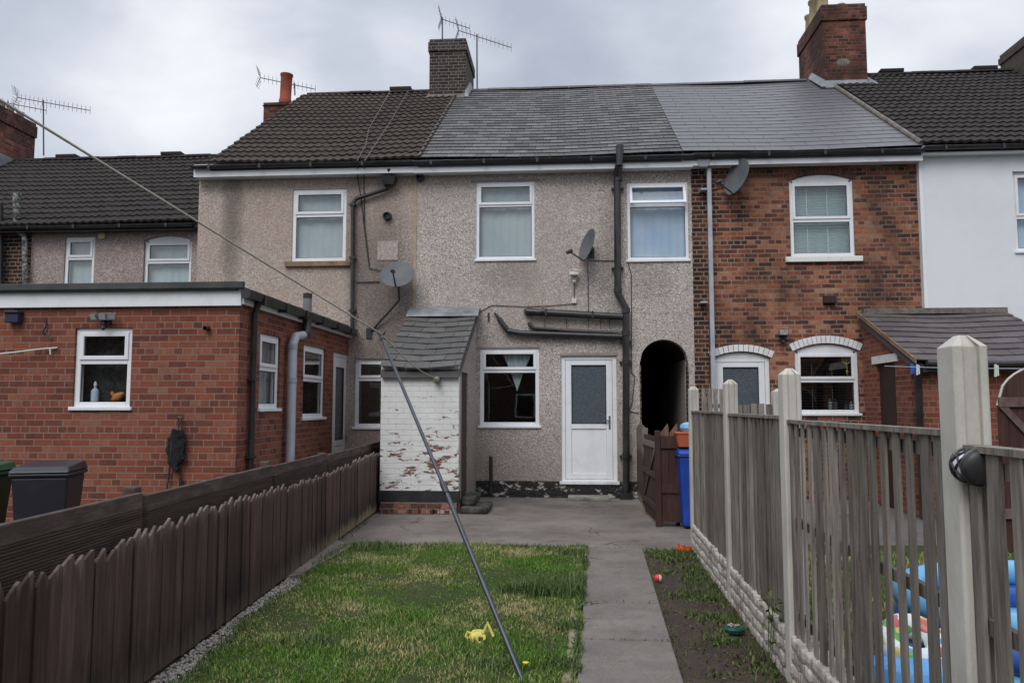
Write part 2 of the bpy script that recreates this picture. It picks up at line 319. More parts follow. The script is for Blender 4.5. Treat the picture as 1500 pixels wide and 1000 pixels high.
def window(parent, F, r, transom=None, rise=0, sill='plain', inset=.05, curtain=None, open_top=False, fmat=None, fw=.065, frosted=False, sillmat=None, mull=None, name='window', blind=None, sillw=.05, cback=.05):
    """F() -> MB in the wall's frame. r = (u0,u1,z0,z1,...)"""
    fm = fmat or upvc; u0, u1, z0, z1 = r[:4]; h = (u0, u1, z0, z1, rise); g = F()
    a, b = -inset - .07, -inset; zt = z1 - rise
    g.box(u0, u0 + fw, a, b, z0, zt - (.0 if rise else fw)); g.box(u1 - fw, u1, a, b, z0, zt - (.0 if rise else fw))
    g.box(u0 + fw, u1 - fw, a, b, z0, z0 + fw)
    if rise:
        n = 14; top = [(u0 + (u1 - u0) * k / n, zt + rise * arch(h, u0 + (u1 - u0) * k / n)) for k in range(n + 1)]
        g.prism([(u0, zt - .0)] + [(u, z - .004) for u, z in top[1:-1]] + [(u1, zt), (u1 - fw, zt - fw), (u0 + fw, zt - fw)], a, b); ztop = zt - fw
    else: g.box(u0, u1, a, b, z1 - fw, z1); ztop = z1 - fw
    if transom: g.box(u0 + fw, u1 - fw, a, b, transom - fw / 2, transom + fw / 2)
    if mull: g.box(mull - fw / 2, mull + fw / 2, a, b, z0 + fw, (transom - fw / 2) if transom else ztop)
    w = g.build(name, fm, parent, bevel=.006)
    parts = [(z0 + fw, (transom - fw / 2) if transom else ztop)] + ([(transom + fw / 2, ztop)] if transom else [])
    for k, (c, d) in enumerate(parts):
        sw = .0
        if k == 1 or not transom:   # opening sash, proud of the frame
            sw = .045; s = F(); o = .016; e = .012; tilt = .13 if open_top else 0
            def bx(p0, p1, q0, q1):
                def sk(z): return b + (tilt * (d - z) / (d - c) if tilt else 0)
                lo = [(p0, sk(q0) - .03, q0), (p1, sk(q0) - .03, q0), (p1, sk(q0) + o, q0), (p0, sk(q0) + o, q0)]; hi = [(p0, sk(q1) - .03, q1), (p1, sk(q1) - .03, q1), (p1, sk(q1) + o, q1), (p0, sk(q1) + o, q1)]
                s.hull(lo, hi)
            A0, A1, C0, C1 = u0 + fw - e, u1 - fw + e, c - e, d + e
            bx(A0, A0 + sw, C0, C1); bx(A1 - sw, A1, C0, C1); bx(A0 + sw, A1 - sw, C0, C0 + sw); bx(A0 + sw, A1 - sw, C1 - sw, C1)
            s.build('sash', fm, w, bevel=.004)
            pu0, pu1, pz0, pz1 = A0 + sw, A1 - sw, C0 + sw, C1 - sw
            gl = F(); w0 = b - .01 + (tilt * (d - pz0) / (d - c) if tilt else 0); w1 = b - .01 + (tilt * (d - pz1) / (d - c) if tilt else 0)
            gl.hull([(pu0, w0 - .006, pz0), (pu1, w0 - .006, pz0), (pu1, w0, pz0), (pu0, w0, pz0)], [(pu0, w1 - .006, pz1), (pu1, w1 - .006, pz1), (pu1, w1, pz1), (pu0, w1, pz1)])
        else:
            pu0, pu1, pz0, pz1 = u0 + fw, u1 - fw, c, d
            gl = F(); gl.box(pu0, pu1, b - .03, b - .024, pz0, pz1)
        gl.build('pane', frost if frosted else glass, w)
        sg = F()
        if not (open_top and k == 1):
            t = .008; wz = b - .012 if sw else b - .022
            sg.box(pu0, pu0 + t, wz, wz + .006, pz0, pz1); sg.box(pu1 - t, pu1, wz, wz + .006, pz0, pz1); sg.box(pu0 + t, pu1 - t, wz, wz + .006, pz0, pz0 + t); sg.box(pu0 + t, pu1 - t, wz, wz + .006, pz1 - t, pz1); sg.build('seal', seal, w)
    if sill:
        s = F()
        if sill == 'plain': s.box(u0 - .03, u1 + .03, -inset + .001, .03, z0 - .03, z0 + .012)
        else: s.box(u0 - sillw * 2, u1 + sillw * 2, -inset, .06, z0 - .09, z0 - .002)
        s.build('sill', sillmat or fm, w, bevel=.006)
    if curtain:
        c = F(); n = 60; cu0, cu1 = u0 - .02, u1 + .02
        for k in range(n):
            ua, ub = cu0 + (cu1 - cu0) * k / n, cu0 + (cu1 - cu0) * (k + 1) / n
            fa, fb = (math.sin(ua * 46) * .005 + math.sin(ua * 17) * .006), (math.sin(ub * 46) * .005 + math.sin(ub * 17) * .006)
            c.quad((ua, a - cback + fa, z0 - .05), (ub, a - cback + fb, z0 - .05), (ub, a - cback + fb, z1), (ua, a - cback + fa, z1))
        c.build('curtain', curtain, w, smooth=True)
    if blind:
        s = F(); z = z0 + .02
        while z < z1 - .03:
            s.hull([(u0 + .03, a - .075, z), (u1 - .03, a - .075, z), (u1 - .03, a - .072, z + .003), (u0 + .03, a - .072, z + .003)], [(u0 + .03, a - .035, z + .016), (u1 - .03, a - .035, z + .016), (u1 - .03, a - .032, z + .019), (u0 + .03, a - .032, z + .019)]); z += .045
        for uu in (u0 + (u1 - u0) * .3, u0 + (u1 - u0) * .62): s.box(uu, uu + .008, a - .03, a - .027, z0 + .02, z1 - .03)
        s.build('blind', blind, w)
    return w

def tile_roof(name, x0, x1, ye, ze, yr, zr, mat, parent, e=.3, tw=.15, amp=.014, x0r=None, x1r=None):
    mb = MB(); L = math.hypot(yr - ye, zr - ze); t = Vector((0, (yr - ye) / L, (zr - ze) / L)); nn = Vector((0, -t.z, t.y)); n = int(round(L / e)); e = L / n
    W = x1 - x0; seg = 6; nx = int(W / tw * seg)
    def prof(x):
        q = (x / tw) % 1
        return amp * (math.sin(q * 2 * math.pi) * .7 + (math.exp(-((q - .25) / .09) ** 2) * .5))
    for j in range(n):
        jit = [random.uniform(-.006, .01) for _ in range(nx // seg + 2)]
        rows = []
        for (sv, h, kk) in ((j * e - .02, .0, 0), (j * e - .02, .042, 1), ((j + 1) * e, .012, 1)):
            row = []
            for i in range(nx + 1):
                x = x0 + W * i / nx; jj = jit[int((i / seg))]
                sag = -.035 * math.sin(math.pi * (x - x0) / W) ** 2
                q = Vector((x, ye, ze + sag)) + t * (sv + (jj if kk else 0)) + nn * (h + prof(x) + jj * .5)
                row.append(mb.p(*q))
            rows.append(row)
        for a, b in ((0, 1), (1, 2)):
            for i in range(nx): mb.f.append([rows[a][i], rows[a][i + 1], rows[b][i + 1], rows[b][i]])
    # solid deck below and the rear slope
    mb.hull([(x0 + .01, ye + .03, ze - .06), (x1 - .01, ye + .03, ze - .06), (x1 - .01, yr, zr - .06), (x0 + .01, yr, zr - .06)], [(x0 + .01, ye + .03, ze - .14), (x1 - .01, ye + .03, ze - .14), (x1 - .01, yr, zr - .14), (x0 + .01, yr, zr - .14)])
    yb = 2 * yr - ye
    mb.hull([(x0, yr, zr), (x1, yr, zr), (x1, yb, ze), (x0, yb, ze)], [(x0, yr, zr - .12), (x1, yr, zr - .12), (x1, yb, ze - .12), (x0, yb, ze - .12)])
    return mb.build(name, mat, parent)
def slate_roof(name, x0, x1, ye, ze, yr, zr, mat, parent, e=.25, sw=.3, rear=True, jit=.01, th=.012, lift=.018):
    mb = MB(); L = math.hypot(yr - ye, zr - ze); t = Vector((0, (yr - ye) / L, (zr - ze) / L)); nn = Vector((0, -t.z, t.y)); n = int(round(L / e)); e = L / n
    for j in range(n):
        x = x0 - (sw / 2 if j % 2 else 0)
        while x < x1 - .005:
            a, b = max(x, x0) + .003, min(x + sw, x1) - .003; x += sw
            if b - a < .02: continue
            s0 = j * e - .02 + random.uniform(-jit, jit); s1 = (j + 1) * e + .01; tl = random.uniform(-jit, jit) * .4; dz = random.uniform(0, jit * .5)
            sag = 0
            def q(xx, sv, h): return Vector((xx, ye, ze - .035 * math.sin(math.pi * (xx - x0) / (x1 - x0)) ** 2)) + t * sv + nn * h
            A = [q(a, s0, lift + dz), q(b, s0 + tl, lift + dz), q(b, s1, .002), q(a, s1, .002)]; B = [v + nn * th for v in A]; mb.hull(A, B)
    mb.hull([(x0 + .01, ye + .03, ze - .07), (x1 - .01, ye + .03, ze - .07), (x1 - .01, yr, zr - .07), (x0 + .01, yr, zr - .07)], [(x0 + .01, ye + .03, ze - .15), (x1 - .01, ye + .03, ze - .15), (x1 - .01, yr, zr - .15), (x0 + .01, yr, zr - .15)])
    if rear:
        yb = 2 * yr - ye
        mb.hull([(x0, yr, zr), (x1, yr, zr), (x1, yb, ze), (x0, yb, ze)], [(x0, yr, zr - .12), (x1, yr, zr - .12), (x1, yb, ze - .12), (x0, yb, ze - .12)])
    return mb.build(name, mat, parent)
def ridge_tiles(x0, x1, y, z, mat, roof, sp=.45, vents=()):
    mb = MB(); n = int((x1 - x0) / sp); sp = (x1 - x0) / n
    for i in range(n):
        a = x0 + i * sp + .003; b = a + sp - .006; dz = random.uniform(-.006, .01); r = .13; pr = [(r * math.cos(k * math.pi / 6), r * .62 * math.sin(k * math.pi / 6)) for k in range(7)]
        mb.hull([(a, y + u, z - .05 + v + dz) for u, v in pr], [(b, y + u, z - .05 + v + dz) for u, v in pr])
    for vx in vents: mb.box(vx, vx + .5, y - .1, y + .1, z + .02, z + .09)
    return mb.build('ridge_tiles', mat, roof)
def gutter(parent, x0, x1, y, z, mat, fz, fmat, fh=.13, y_wall=None):
    """black half-round gutter on a white fascia board; z = gutter bottom"""
    mb = MB(); n = 8; r = .055
    A = [(x0, y - .06 + r * math.cos(math.pi + k * math.pi / n), z + .055 + r * math.sin(math.pi + k * math.pi / n)) for k in range(n + 1)]
    A2 = A + [(x0, y - .06 + .045, z + .055), (x0, y - .06 - .045, z + .055)]
    mb.hull(A2, [(x1, q[1], q[2]) for q in A2])
    x = x0 + .3
    while x < x1: mb.box(x, x + .04, y - .122, y, z - .006, z + .065); x += .9
    mb.build('gutter', mat, parent, smooth=True)
    f = MB(); f.box(x0, x1, y, y + .02, fz, z + .1); f.box(x0, x1, y + .021, y_wall - .002, fz + .01, fz + .03); f.build('fascia', fmat, parent)

def chimney(parent, x0, x1, y0, y1, z0, z1, mat, cap=.0, courses=3, patch=False):
    mb = MB(); mb.box(x0, x1, y0, y1, z0, z1 - .075 * (courses + 1)); k = .03
    mb.box(x0 - k, x1 + k, y0 - k, y1 + k, z1 - .075 * (courses + 1) + .001, z1 - .075 * 1); mb.box(x0 - .005, x1 + .005, y0 - .005, y1 + .005, z1 - .075, z1)
    c = mb.build('chimney', mat, parent, bevel=.008); return c

YF = 13.2            # rear wall plane of the terrace
YR = YF + 4.45
def zy(px, py, y): return on(px, py, 1, y).z
def xy(px, py, y): return on(px, py, 1, y).x
OV = .22             # eaves overhang

# ------------------------------------------------------------------ houses
blind_w = M('pale_blind', (.8, .84, .84), None, bump=0, rough=.6)
net = M('net_curtain', (.5, .58, .6), (.42, .5, .53), 3, .9, 0)
net_grey = M('grey_green_curtain', (.4, .46, .48), (.5, .55, .56), 1.2, .9, 0)
net_sky = M('sky_reflection_curtain', (.6, .68, .75), (.35, .5, .72), .9, .9, 0)  # blue sky reflection of the pane put into the curtain colour
blind_dark = M('dark_blind', (.1, .1, .1), None, bump=0, rough=.6)

XB0 = xy(291, 300, YF); XBC = xy(609, 300, YF); XCD = xy(1013, 300, YF); XDE = xy(1346, 300, YF)
H = {}
def house(key, label, x0, x1, y=YF): H[key] = T('terraced_house', label, 'house', ((x0 + x1) / 2, y, 0), 'brick and rendered houses of the terrace'); return H[key]

def roofset(key, x0, x1, yw, px_e, py_gut, px_r, py_r, kind, mat, depth=4.45, fasc=10, **kw):
    """eaves from the gutter's bottom line, ridge from its pixel row"""
    h = H[key]; ye = yw - OV; yr = yw + depth
    zg = zy(px_e, py_gut, ye); zr = zy(px_r, py_r, yr) - .03; ze = zg + .1
    fz = zy(px_e, py_gut + fasc, ye)
    f = tile_roof if kind == 'tile' else slate_roof
    rf = f('roof', x0, x1, ye - .05, ze + .02, yr, zr, mat, h, **kw)
    return rf, ye, ze, yr, zr, zg, fz

# --- house A : lower house far left, one metre further back
yA = YF + 1.0
xA1 = xy(292, 370, yA) + .3; xA0 = -15.0; xAb = xy(45, 380, yA)
house('A', 'low house at far left with dark tiles, pinkish pebbledash and a strip of red brick', xA0, xA1, yA)
rfA, ye, ze, yr, zr, zg, fz = roofset('A', xA0, xA1, yA, 150, 335, 150, 230, 'tile', tile_black, depth=3.6, fasc=3)
ridge_tiles(xA0, xA1, yr, zr, tile_black, rfA, vents=(xy(238, 229, yr), xy(85, 229, yr)))
gutter(H['A'], xA0, xA1 - .3, ye, zg, black_pl, fz, black_pl, y_wall=yA)
r1 = RY(94, 347, 138, 418, yA); r2 = RY(210, 345, 280, 424, yA)
r1 = (r1[0], r1[1], r1[2] - .1, r1[3]); r2 = (r2[0], r2[1], r2[2] - .15, r2[3])
wall(front(yA), xAb, xA1, 0, zg + .05, [(*r1, 0), (*r2, .08)]).build('wall', peb_a, H['A'])
wall(front(yA), xA0, xAb - .003, 0, zg + .05, []).build('brick_wall', old_brick, H['A']); boxwalls(H['A'], xA0, xA1, yA, 2 * yr - yA, zg + .05, (yr, zr - .2), peb_a)
F = lambda: front(yA)
window(H['A'], F, r1, transom=zy(115, 378, yA), curtain=net_grey, inset=.03)
window(H['A'], F, r2, transom=zy(245, 383, yA), rise=.08, curtain=net, inset=.05)
# chimney of house A, partly outside the frame
yc0 = yr - .6; x_r = xy(-6, 200, yc0)
zt = zy(-6, 152, yc0); chA = chimney(rfA, x_r - .9, x_r, yc0, yc0 + 1.35, zr - .8, zt, chim_red, courses=4)
MB().box(x_r + .001, x_r + .09, yc0 - .2, yc0 + 1.4, zr - .42, zr - .0).build('flashing', lead, chA)
mb = MB()
gpot = M('grey_clay_pot', (.14, .12, .11), (.2, .17, .15), 6, .9)
for k, yy in enumerate((yc0 + .45, yc0 + .75, yc0 + 1.1)): MB().lathe([(.1, 0), (.11, .04), (.085, .06), (.08, .2), (.1, .22)], (x_r - .25, yy, zt - .01), 14).build('chimney_pot', gpot, chA)
# old stone-like pipe on house A
mb = MB(); P = [on(a, b, 1, yA - .12) for a, b in ((25, 281), (24, 320))]; P2 = [on(a, b, 1, yA - .12) for a, b in ((24, 318), (22, 333), (36, 346), (37, 420))]
mb.tube(P, [.075, .06], 12); mb.tube(P2, .05, 10); mb.build('vent_pipe', M('mossy_pipe', (.05, .05, .05), (.3, .3, .28), 14, .8, .6, 30, lo=.45, hi=.6), H['A'], smooth=True)
MB().tube([on(-1, 300, 1, yA - .12), on(-1, 430, 1, yA - .12)], .07, 10).build('drainpipe', black_pl, H['A'], smooth=True)
q = on(151, 346, 1, yA); MB().box(q.x - .065, q.x + .065, q.y - .06, q.y, q.z - .06, q.z + .06).build('alarm_box', M('yellowed_plastic', (.5, .42, .2), (.4, .34, .18), 8, .6, .1), H['A'], bevel=.01)  # yellow alarm box on the wall

# --- house B : buff pebbledash
house('B', 'buff pebbledash house with sagging brown tiles and a brick extension on its left', XB0, XBC)
xv0 = xy(308, 240, YF - OV); xv1 = xy(612, 240, YF - OV)
rfB, ye, ze, yr, zr, zg, fz = roofset('B', xv0, xv1 + .06, YF, 450, 246, 550, 134, 'tile', tile_dark)
ridge_tiles(xv0 + .1, xv1, yr, zr, tile_dark, rfB, vents=(xy(572, 132, yr),))
gutter(H['B'], XB0, XBC, ye, zg, black_pl, fz, upvc, y_wall=YF)
rB1 = RY(428, 277, 507, 383, YF); rB2 = RY(519, 525, 592, 626, YF)
wB = wall(front(YF), XB0, XBC - .002, 0, zg + .05, [(*rB1, 0), (*rB2, 0)]); boxwalls(H['B'], XB0, XBC, YF, 2 * YR - YF, zg + .05, (yr, zr - .2), peb_b); wB.build('wall', peb_b, H['B'])
F = lambda: front(YF)
sand = M('worn_sandstone', (.3, .2, .12), (.16, .1, .07), 7, .9, .7, 30)
window(H['B'], F, rB1, transom=zy(467, 315, YF), curtain=net_grey, sill='stone', sillmat=sand, inset=.02)
window(H['B'], F, rB2, transom=zy(555, 555, YF), inset=.05)
MB().box(XBC - .035, XBC + .02, YF - .012, YF - .001, zy(609, 500, YF), zg).build('edge_strip', M('render_edge', (.42, .33, .24), (.3, .24, .18), 6, .9), H['B'])
# drainpipe with hopper
def W(px, py, w): return on(px, py, 1, YF - w)
mb = MB(); hp = W(570, 264, .12)
mb.tube([W(570, 247, .2), W(570, 262, .15)], .04, 10); mb.hull([(hp.x - .09, hp.y - .07, hp.z - .09), (hp.x + .09, hp.y - .07, hp.z - .09), (hp.x + .09, hp.y + .07, hp.z - .09), (hp.x - .09, hp.y + .07, hp.z - .09)], [(hp.x - .13, hp.y - .1, hp.z + .05), (hp.x + .13, hp.y - .1, hp.z + .05), (hp.x + .13, hp.y + .09, hp.z + .05), (hp.x - .13, hp.y + .09, hp.z + .05)])
mb.tube([W(570, 270, .1), W(566, 277, .08), W(522, 291, .08), W(517, 298, .08), W(516, 487, .08)], .036, 10)
for py in (300, 378, 455): q = W(516.5, py, .08); mb.box(q.x - .05, q.x + .05, q.y - .045, q.y + .08, q.z - .02, q.z + .02)
mb.build('drainpipe', black_pl, H['B'], smooth=True)
def vent(parent, px, py, r, y=YF):
    q = on(px, py, 1, y - .0); m4 = Matrix.Rotation(R(90), 4, 'X'); MB().lathe([(r, 0), (r, .08), (r * .75, .085), (r * .7, .03)], q, 20, m4).build('wall_vent', black_pl, parent, smooth=True)
vent(H['B'], 568, 317, .075)
q0 = W(583, 367, .0); MB().box(W(553, 367, 0).x, q0.x, YF - .012, YF - .001, W(567, 381, 0).z, W(567, 353, 0).z).build('repair_patch', pebble('patched_pebbledash', (.2, .155, .14), (.4, .33, .3), (.6, .54, .5), (.34, .28, .25)), H['B'])
# cables over the roof and wall
mb = MB()
for pts in (((572, 133), (540, 190), (536, 212), (523, 236)), ((598, 133), (572, 178), (534, 236))):
    P = []
    for (a, b) in pts:
        d = ray(a, b); O = Vector((0, 0, CAMZ)); nrm = Vector((0, -(zr - ze), yr - ye)).normalized(); P0 = Vector((0, ye - .05, ze + .12)); t = (P0 - O).dot(nrm) / d.dot(nrm); P.append(O + d * t)
    mb.tube(P, .008, 6)
mb.tube([W(523, 238, .33), W(524, 262, .03), W(530, 300, .02), W(533, 330, .015), W(541, 393, .02), W(560, 396, .03)], .008, 6)
mb.tube([W(534, 238, .33), W(533, 262, .03), W(534, 330, .015), W(540, 380, .015)], .008, 6)
mb.tube([W(522, 413, .02), W(556, 412, .02)], .01, 6)
mb.build('cable', black_pl, H['B'])
# gable chimney stub with terracotta pot
q = on(408, 158, 1, yr - .1); st = chimney(rfB, q.x - .28, q.x + .26, yr - .3, yr + .5, zr - 1.1, zy(408, 150, yr - .3), chim_red, courses=0)
pz = zy(419, 150, yr); pt = zy(419, 107, yr); px_ = xy(417, 130, yr)
MB().lathe([(.145, 0), (.15, .08), (.132, .12), (.135, pt - pz - .06), (.15, pt - pz - .04), (.15, pt - pz), (.12, pt - pz), (.12, pt - pz - .1)], (px_, yr + .05, pz - .02), 20, Matrix.Rotation(R(2), 4, 'Y')).build('chimney_pot', M('terracotta', (.3, .075, .045), (.2, .05, .035), 5, .8, .2), st, smooth=True)

# --- house C : grey pebbledash, the one whose garden this is
house('C', 'middle grey pebbledash house with old slates, black waste pipes and an arched passage', XBC, XCD)
xs0 = xv1; xs1 = xy(999, 230, YF - OV)
rfC, ye, ze, yr, zr, zg, fz = roofset('C', xs0, xs1, YF, 800, 239, 830, 127, 'slate', slate_old, e=.215, sw=.25, jit=.005, th=.009)
ridge_tiles(xs0 + .1, xs1, yr, zr, slate_old, rfC, sp=.6)
MB().tube([(xs0 + .02, ye - .02, ze + .05), (xs0 + .02, yr, zr + .03)], .03, 8).build('verge_fillet', mortar_m, rfC)
gutter(H['C'], XBC, XCD, ye, zg, black_pl, fz, upvc, y_wall=YF)
rC1 = RY(698, 267, 783, 380, YF); rC2 = RY(919, 268, 1008, 381, YF); rC3 = RY(703, 510, 790, 624, YF); rD = RY(822, 521, 904, 706, YF)
rP = RY(938, 497, 1010, 722, YF); holeP = (rP[0], rP[1], .0, rP[3], (rP[1] - rP[0]) / 2)
zpl = zy(760, 704, YF)
wC = wall(front(YF), XBC, XCD, zpl, zg + .05, [(*rC1, 0), (*rC2, 0), (*rC3, 0), (rD[0], rD[1], zpl, rD[3], 0), (holeP[0], holeP[1], zpl, holeP[3], holeP[4])])
boxwalls(H['C'], XBC, XCD, YF, 2 * YR - YF, zg + .05, (yr, zr - .2), peb_c); wC.build('wall', peb_c, H['C'])
for a, b in ((XBC, rD[0] - .02), (rD[0] - .018, rD[1] + .018), (rD[1] + .02, holeP[0]), (holeP[1], XCD)):
    front(YF).box(a, b, -.2, .015, 0, zpl - .002 if not (a > rD[0] - .03 and b < rD[1] + .03) else rD[2] - .004).build('plinth', plinth_m, H['C'])

window(H['C'], F, rC1, transom=zy(740, 301, YF), curtain=net_grey, inset=.0, fw=.05)
window(H['C'], F, rC2, transom=zy(963, 301, YF), curtain=net_sky, inset=.0, fw=.05, open_top=True)
w3 = window(H['C'], F, rC3, transom=zy(746, 543, YF), inset=.02)
# white gathered curtain point in the kitchen window
g = F(); cxm = (rC3[0] + rC3[1]) / 2 + .12; zt3 = zy(746, 543, YF)
n = 24
for k in range(n):
    ua = cxm - .26 + .52 * k / n; ub = cxm - .26 + .52 * (k + 1) / n
    la = rC3[3] - .1 - .62 * max(0, 1 - abs(ua - cxm) / .26) ** 1.3; lb = rC3[3] - .1 - .62 * max(0, 1 - abs(ub - cxm) / .26) ** 1.3
    g.quad((ua, -.13 + .012 * math.sin(ua * 90), la), (ub, -.13 + .012 * math.sin(ub * 90), lb), (ub, -.13 + .012 * math.sin(ub * 90), rC3[3]), (ua, -.13 + .012 * math.sin(ua * 90), rC3[3]))
g.build('curtain', net, w3)
# faint cement band round window heads
cem = M('cement_band', (.24, .21, .19), (.3, .27, .25), 8, .9, .3)
for q5 in ((rC1[0] - .1, rC1[1] + .1, .001, .008, rC1[3] + .005, rC1[3] + .045), (rD[0] - .02, rD[1] + .02, .001, .01, rD[3] + .003, rD[3] + .05), (rC3[0] - .03, rC3[1] + .02, .001, .008, rC3[3] + .003, rC3[3] + .03)): F().box(*q5).build('head_band', cem, H['C'])
def door(parent, F, r, glass_z0, panel=True, handle_right=True, inset=.04, rise=0, gmat=None, arched_glass=False, fw=.07):
    u0, u1, z0, z1 = r[:4]; g = F(); a, b = -inset - .07, -inset; zt = z1 - rise
    g.box(u0, u0 + fw, a, b, z0, zt); g.box(u1 - fw, u1, a, b, z0, zt); g.box(u0 + fw, u1 - fw, a, b, zt - fw, zt); g.box(u0 + fw, u1 - fw, a, b, z0, z0 + .04)
    if rise:
        n = 12; h = (u0, u1, z0, z1, rise); g.prism([(u0, zt + .001)] + [(u0 + (u1 - u0) * k / n, zt + rise * arch(h, u0 + (u1 - u0) * k / n) - .003) for k in range(1, n)] + [(u1, zt + .001)], a, b)
    d = g.build('door', upvc, parent, bevel=.006)
    s = F(); c0, c1, e0, e1 = u0 + fw + .004, u1 - fw - .004, z0 + .045, zt - fw - .004; st = .2 if arched_glass else .1; p, q = a + .015, b - .008
    s.box(c0, c0 + st, p, q, e0, e1); s.box(c1 - st, c1, p, q, e0, e1); s.box(c0 + st, c1 - st, p, q, e0, e0 + st); s.box(c0 + st, c1 - st, p, q, e1 - st * .8, e1); s.box(c0 + st, c1 - st, p, q, glass_z0 - .08, glass_z0)
    s.box(c0 + st, c1 - st, p + .008, q - .018, e0 + st, glass_z0 - .08)
    k0, k1, k2, k3 = c0 + st + .05, c1 - st - .05, e0 + st + .05, glass_z0 - .13
    if arched_glass: s.box(k0, k1, q - .017, q - .006, k2, k3)
    s.build('door_leaf', upvc, d, bevel=.008)
    F().box(c0 + st, c1 - st, q - .03, q - .022, glass_z0, e1 - st * .8).build('pane', gmat or frost, d)
    hh = F(); hx = (c1 - .05) if handle_right else (c0 + .05); sg = -1 if handle_right else 1
    hh.box(hx - .015, hx + .015, q, q + .01, glass_z0 - .08, glass_z0 + .14); hh.box(min(hx, hx + sg * .12), max(hx, hx + sg * .12), q + .03, q + .045, glass_z0 + .05, glass_z0 + .07); hh.box(hx - .01, hx + .01, q + .01, q + .031, glass_z0 + .05, glass_z0 + .07)
    hh.build('handle', M('chrome', (.6, .6, .62), None, bump=0, rough=.25, metal=1), d)
    g = F(); t = .01; g.box(c0 + st, c0 + st + t, q - .02, q - .004, glass_z0, e1 - st * .8); g.box(c1 - st - t, c1 - st, q - .02, q - .004, glass_z0, e1 - st * .8); g.box(c0 + st + t, c1 - st - t, q - .02, q - .004, glass_z0, glass_z0 + t); g.box(c0 + st + t, c1 - st - t, q - .02, q - .004, e1 - st * .8 - t, e1 - st * .8); g.build('seal', seal, d)
    sl = F(); sl.box(u0 - .03, u1 + .03, -inset + .001, .035, z0 - .035, z0 + .015); sl.build('threshold', upvc_dirty, d, bevel=.006)
    return d
door(H['C'], F, rD, zy(862, 621, YF), inset=.03)
# panel outline
# soil and waste pipes
soil = MB()
soil.tube([W(908, 213, .33), W(907, 243, .33)], .062, 14); soil.tube([W(907, 240, .33), W(904, 256, .14)], .066, 14)
soil.tube([W(904, 255, .12), W(905, 430, .12), W(917, 452, .12), W(917, 718, .12), W(916, 727, .12)], .058, 14)
for py in (262, 425, 455, 488, 530, 668): q = W(905 if py < 440 else 917, py, .12); soil.tube([q - Vector((0, 0, .04)), q + Vector((0, 0, .04))], .07, 14)
for py in (275, 392, 500, 530, 668): q = W(905 if py < 440 else 917, py, .12); soil.box(q.x - .1, q.x + .1, q.y + .03, q.y + .12, q.z - .015, q.z + .015)
soil.box(*(lambda q: (q.x - .1, q.x + .1, q.y - .1, q.y + .11, 0, .1))(W(917, 722, .12)))
soil.build('soil_pipe', black_pl, H['C'], smooth=True)
wp = MB()
wp.tube([W(772, 456, 0), W(774, 456.5, .09), W(782, 457, .1), W(912, 464, .1)], .06, 12); wp.tube([W(775, 474, 0), W(776, 475, .06), W(782, 481, .06), W(845, 485, .06), W(912, 488, .07)], .03, 10)
wp.tube([W(725, 459, 0), W(727, 461, .06), W(737, 474, .07)], .022, 10); wp.tube([W(731, 467, .07), W(746, 487, .08)], .045, 10); wp.tube([W(744, 485, .08), W(765, 488, .08), W(912, 493, .09)], .05, 12)
wp.tube([W(793, 456.5, .1), W(797, 456.8, .1)], .067, 12); wp.tube([W(858, 490.5, .08), W(864, 491, .08)], .046, 12); wp.tube([W(898, 488, .06), W(912, 489, .08)], .03, 10)
for a, b in ((800, 458), (868, 461)): q = W(a, b, .1); wp.box(q.x - .015, q.x + .015, q.y - .06, q.y + .1, q.z - .06, q.z + .06)
wp.build('waste_pipe', black_pl, H['C'], smooth=True)
cb = MB()
cb.tube([W(694, 462, .012), W(720, 447, .012), W(770, 449, .012), W(800, 448, .012), W(838, 445, .012)], .006, 6)
cb.tube([W(841, 406, .03), W(841, 438, .012)], .008, 6)
cb.tube([W(861, 378, .03), W(862, 470, .012)], .007, 6); cb.tube([W(862, 381, .012), W(903, 382, .012)], .007, 6)
cb.tube([W(920, 386, .012), W(925, 402, .012), W(925, 545, .012), W(930, 552, .012), W(926, 590, .012), W(922, 602, .012), W(936, 605, .012)], .007, 6)
cb.tube([W(692, 470, .012), W(693, 500, .012)], .007, 6)
for a in (798, 830, 862, 880, 893): cb.tube([W(a, 466, .012), W(a, 482, .012)], .004, 5)
cb.box(W(716, 0, 0).x, W(718, 0, 0).x, YF - .03, YF - .001, zy(716, 470, YF), zy(716, 458, YF))
cb.build('cable', black_pl, H['C'])
q = W(841, 441, .0); MB().box(q.x - .04, q.x + .04, q.y - .045, q.y - .001, q.z - .04, q.z + .045).build('junction_box', M('cream_plastic', (.6, .57, .5), None, bump=0, rough=.5), H['C'], bevel=.006)
vent(H['C'], 616, 261, .07)
q = W(719, 690, .08); MB().tube([W(719, 668, .08), W(719, 724, .08)], .03, 10).build('gas_pipe', black_pl, H['C'], smooth=True)
q = W(688, 519, .0); MB().box(q.x - .05, q.x + .03, q.y - .09, q.y - .001, q.z - .17, q.z + .17).build('meter_box', M('rust_brown_metal', (.09, .06, .05), (.05, .035, .03), 9, .8), H['C'], bevel=.01)
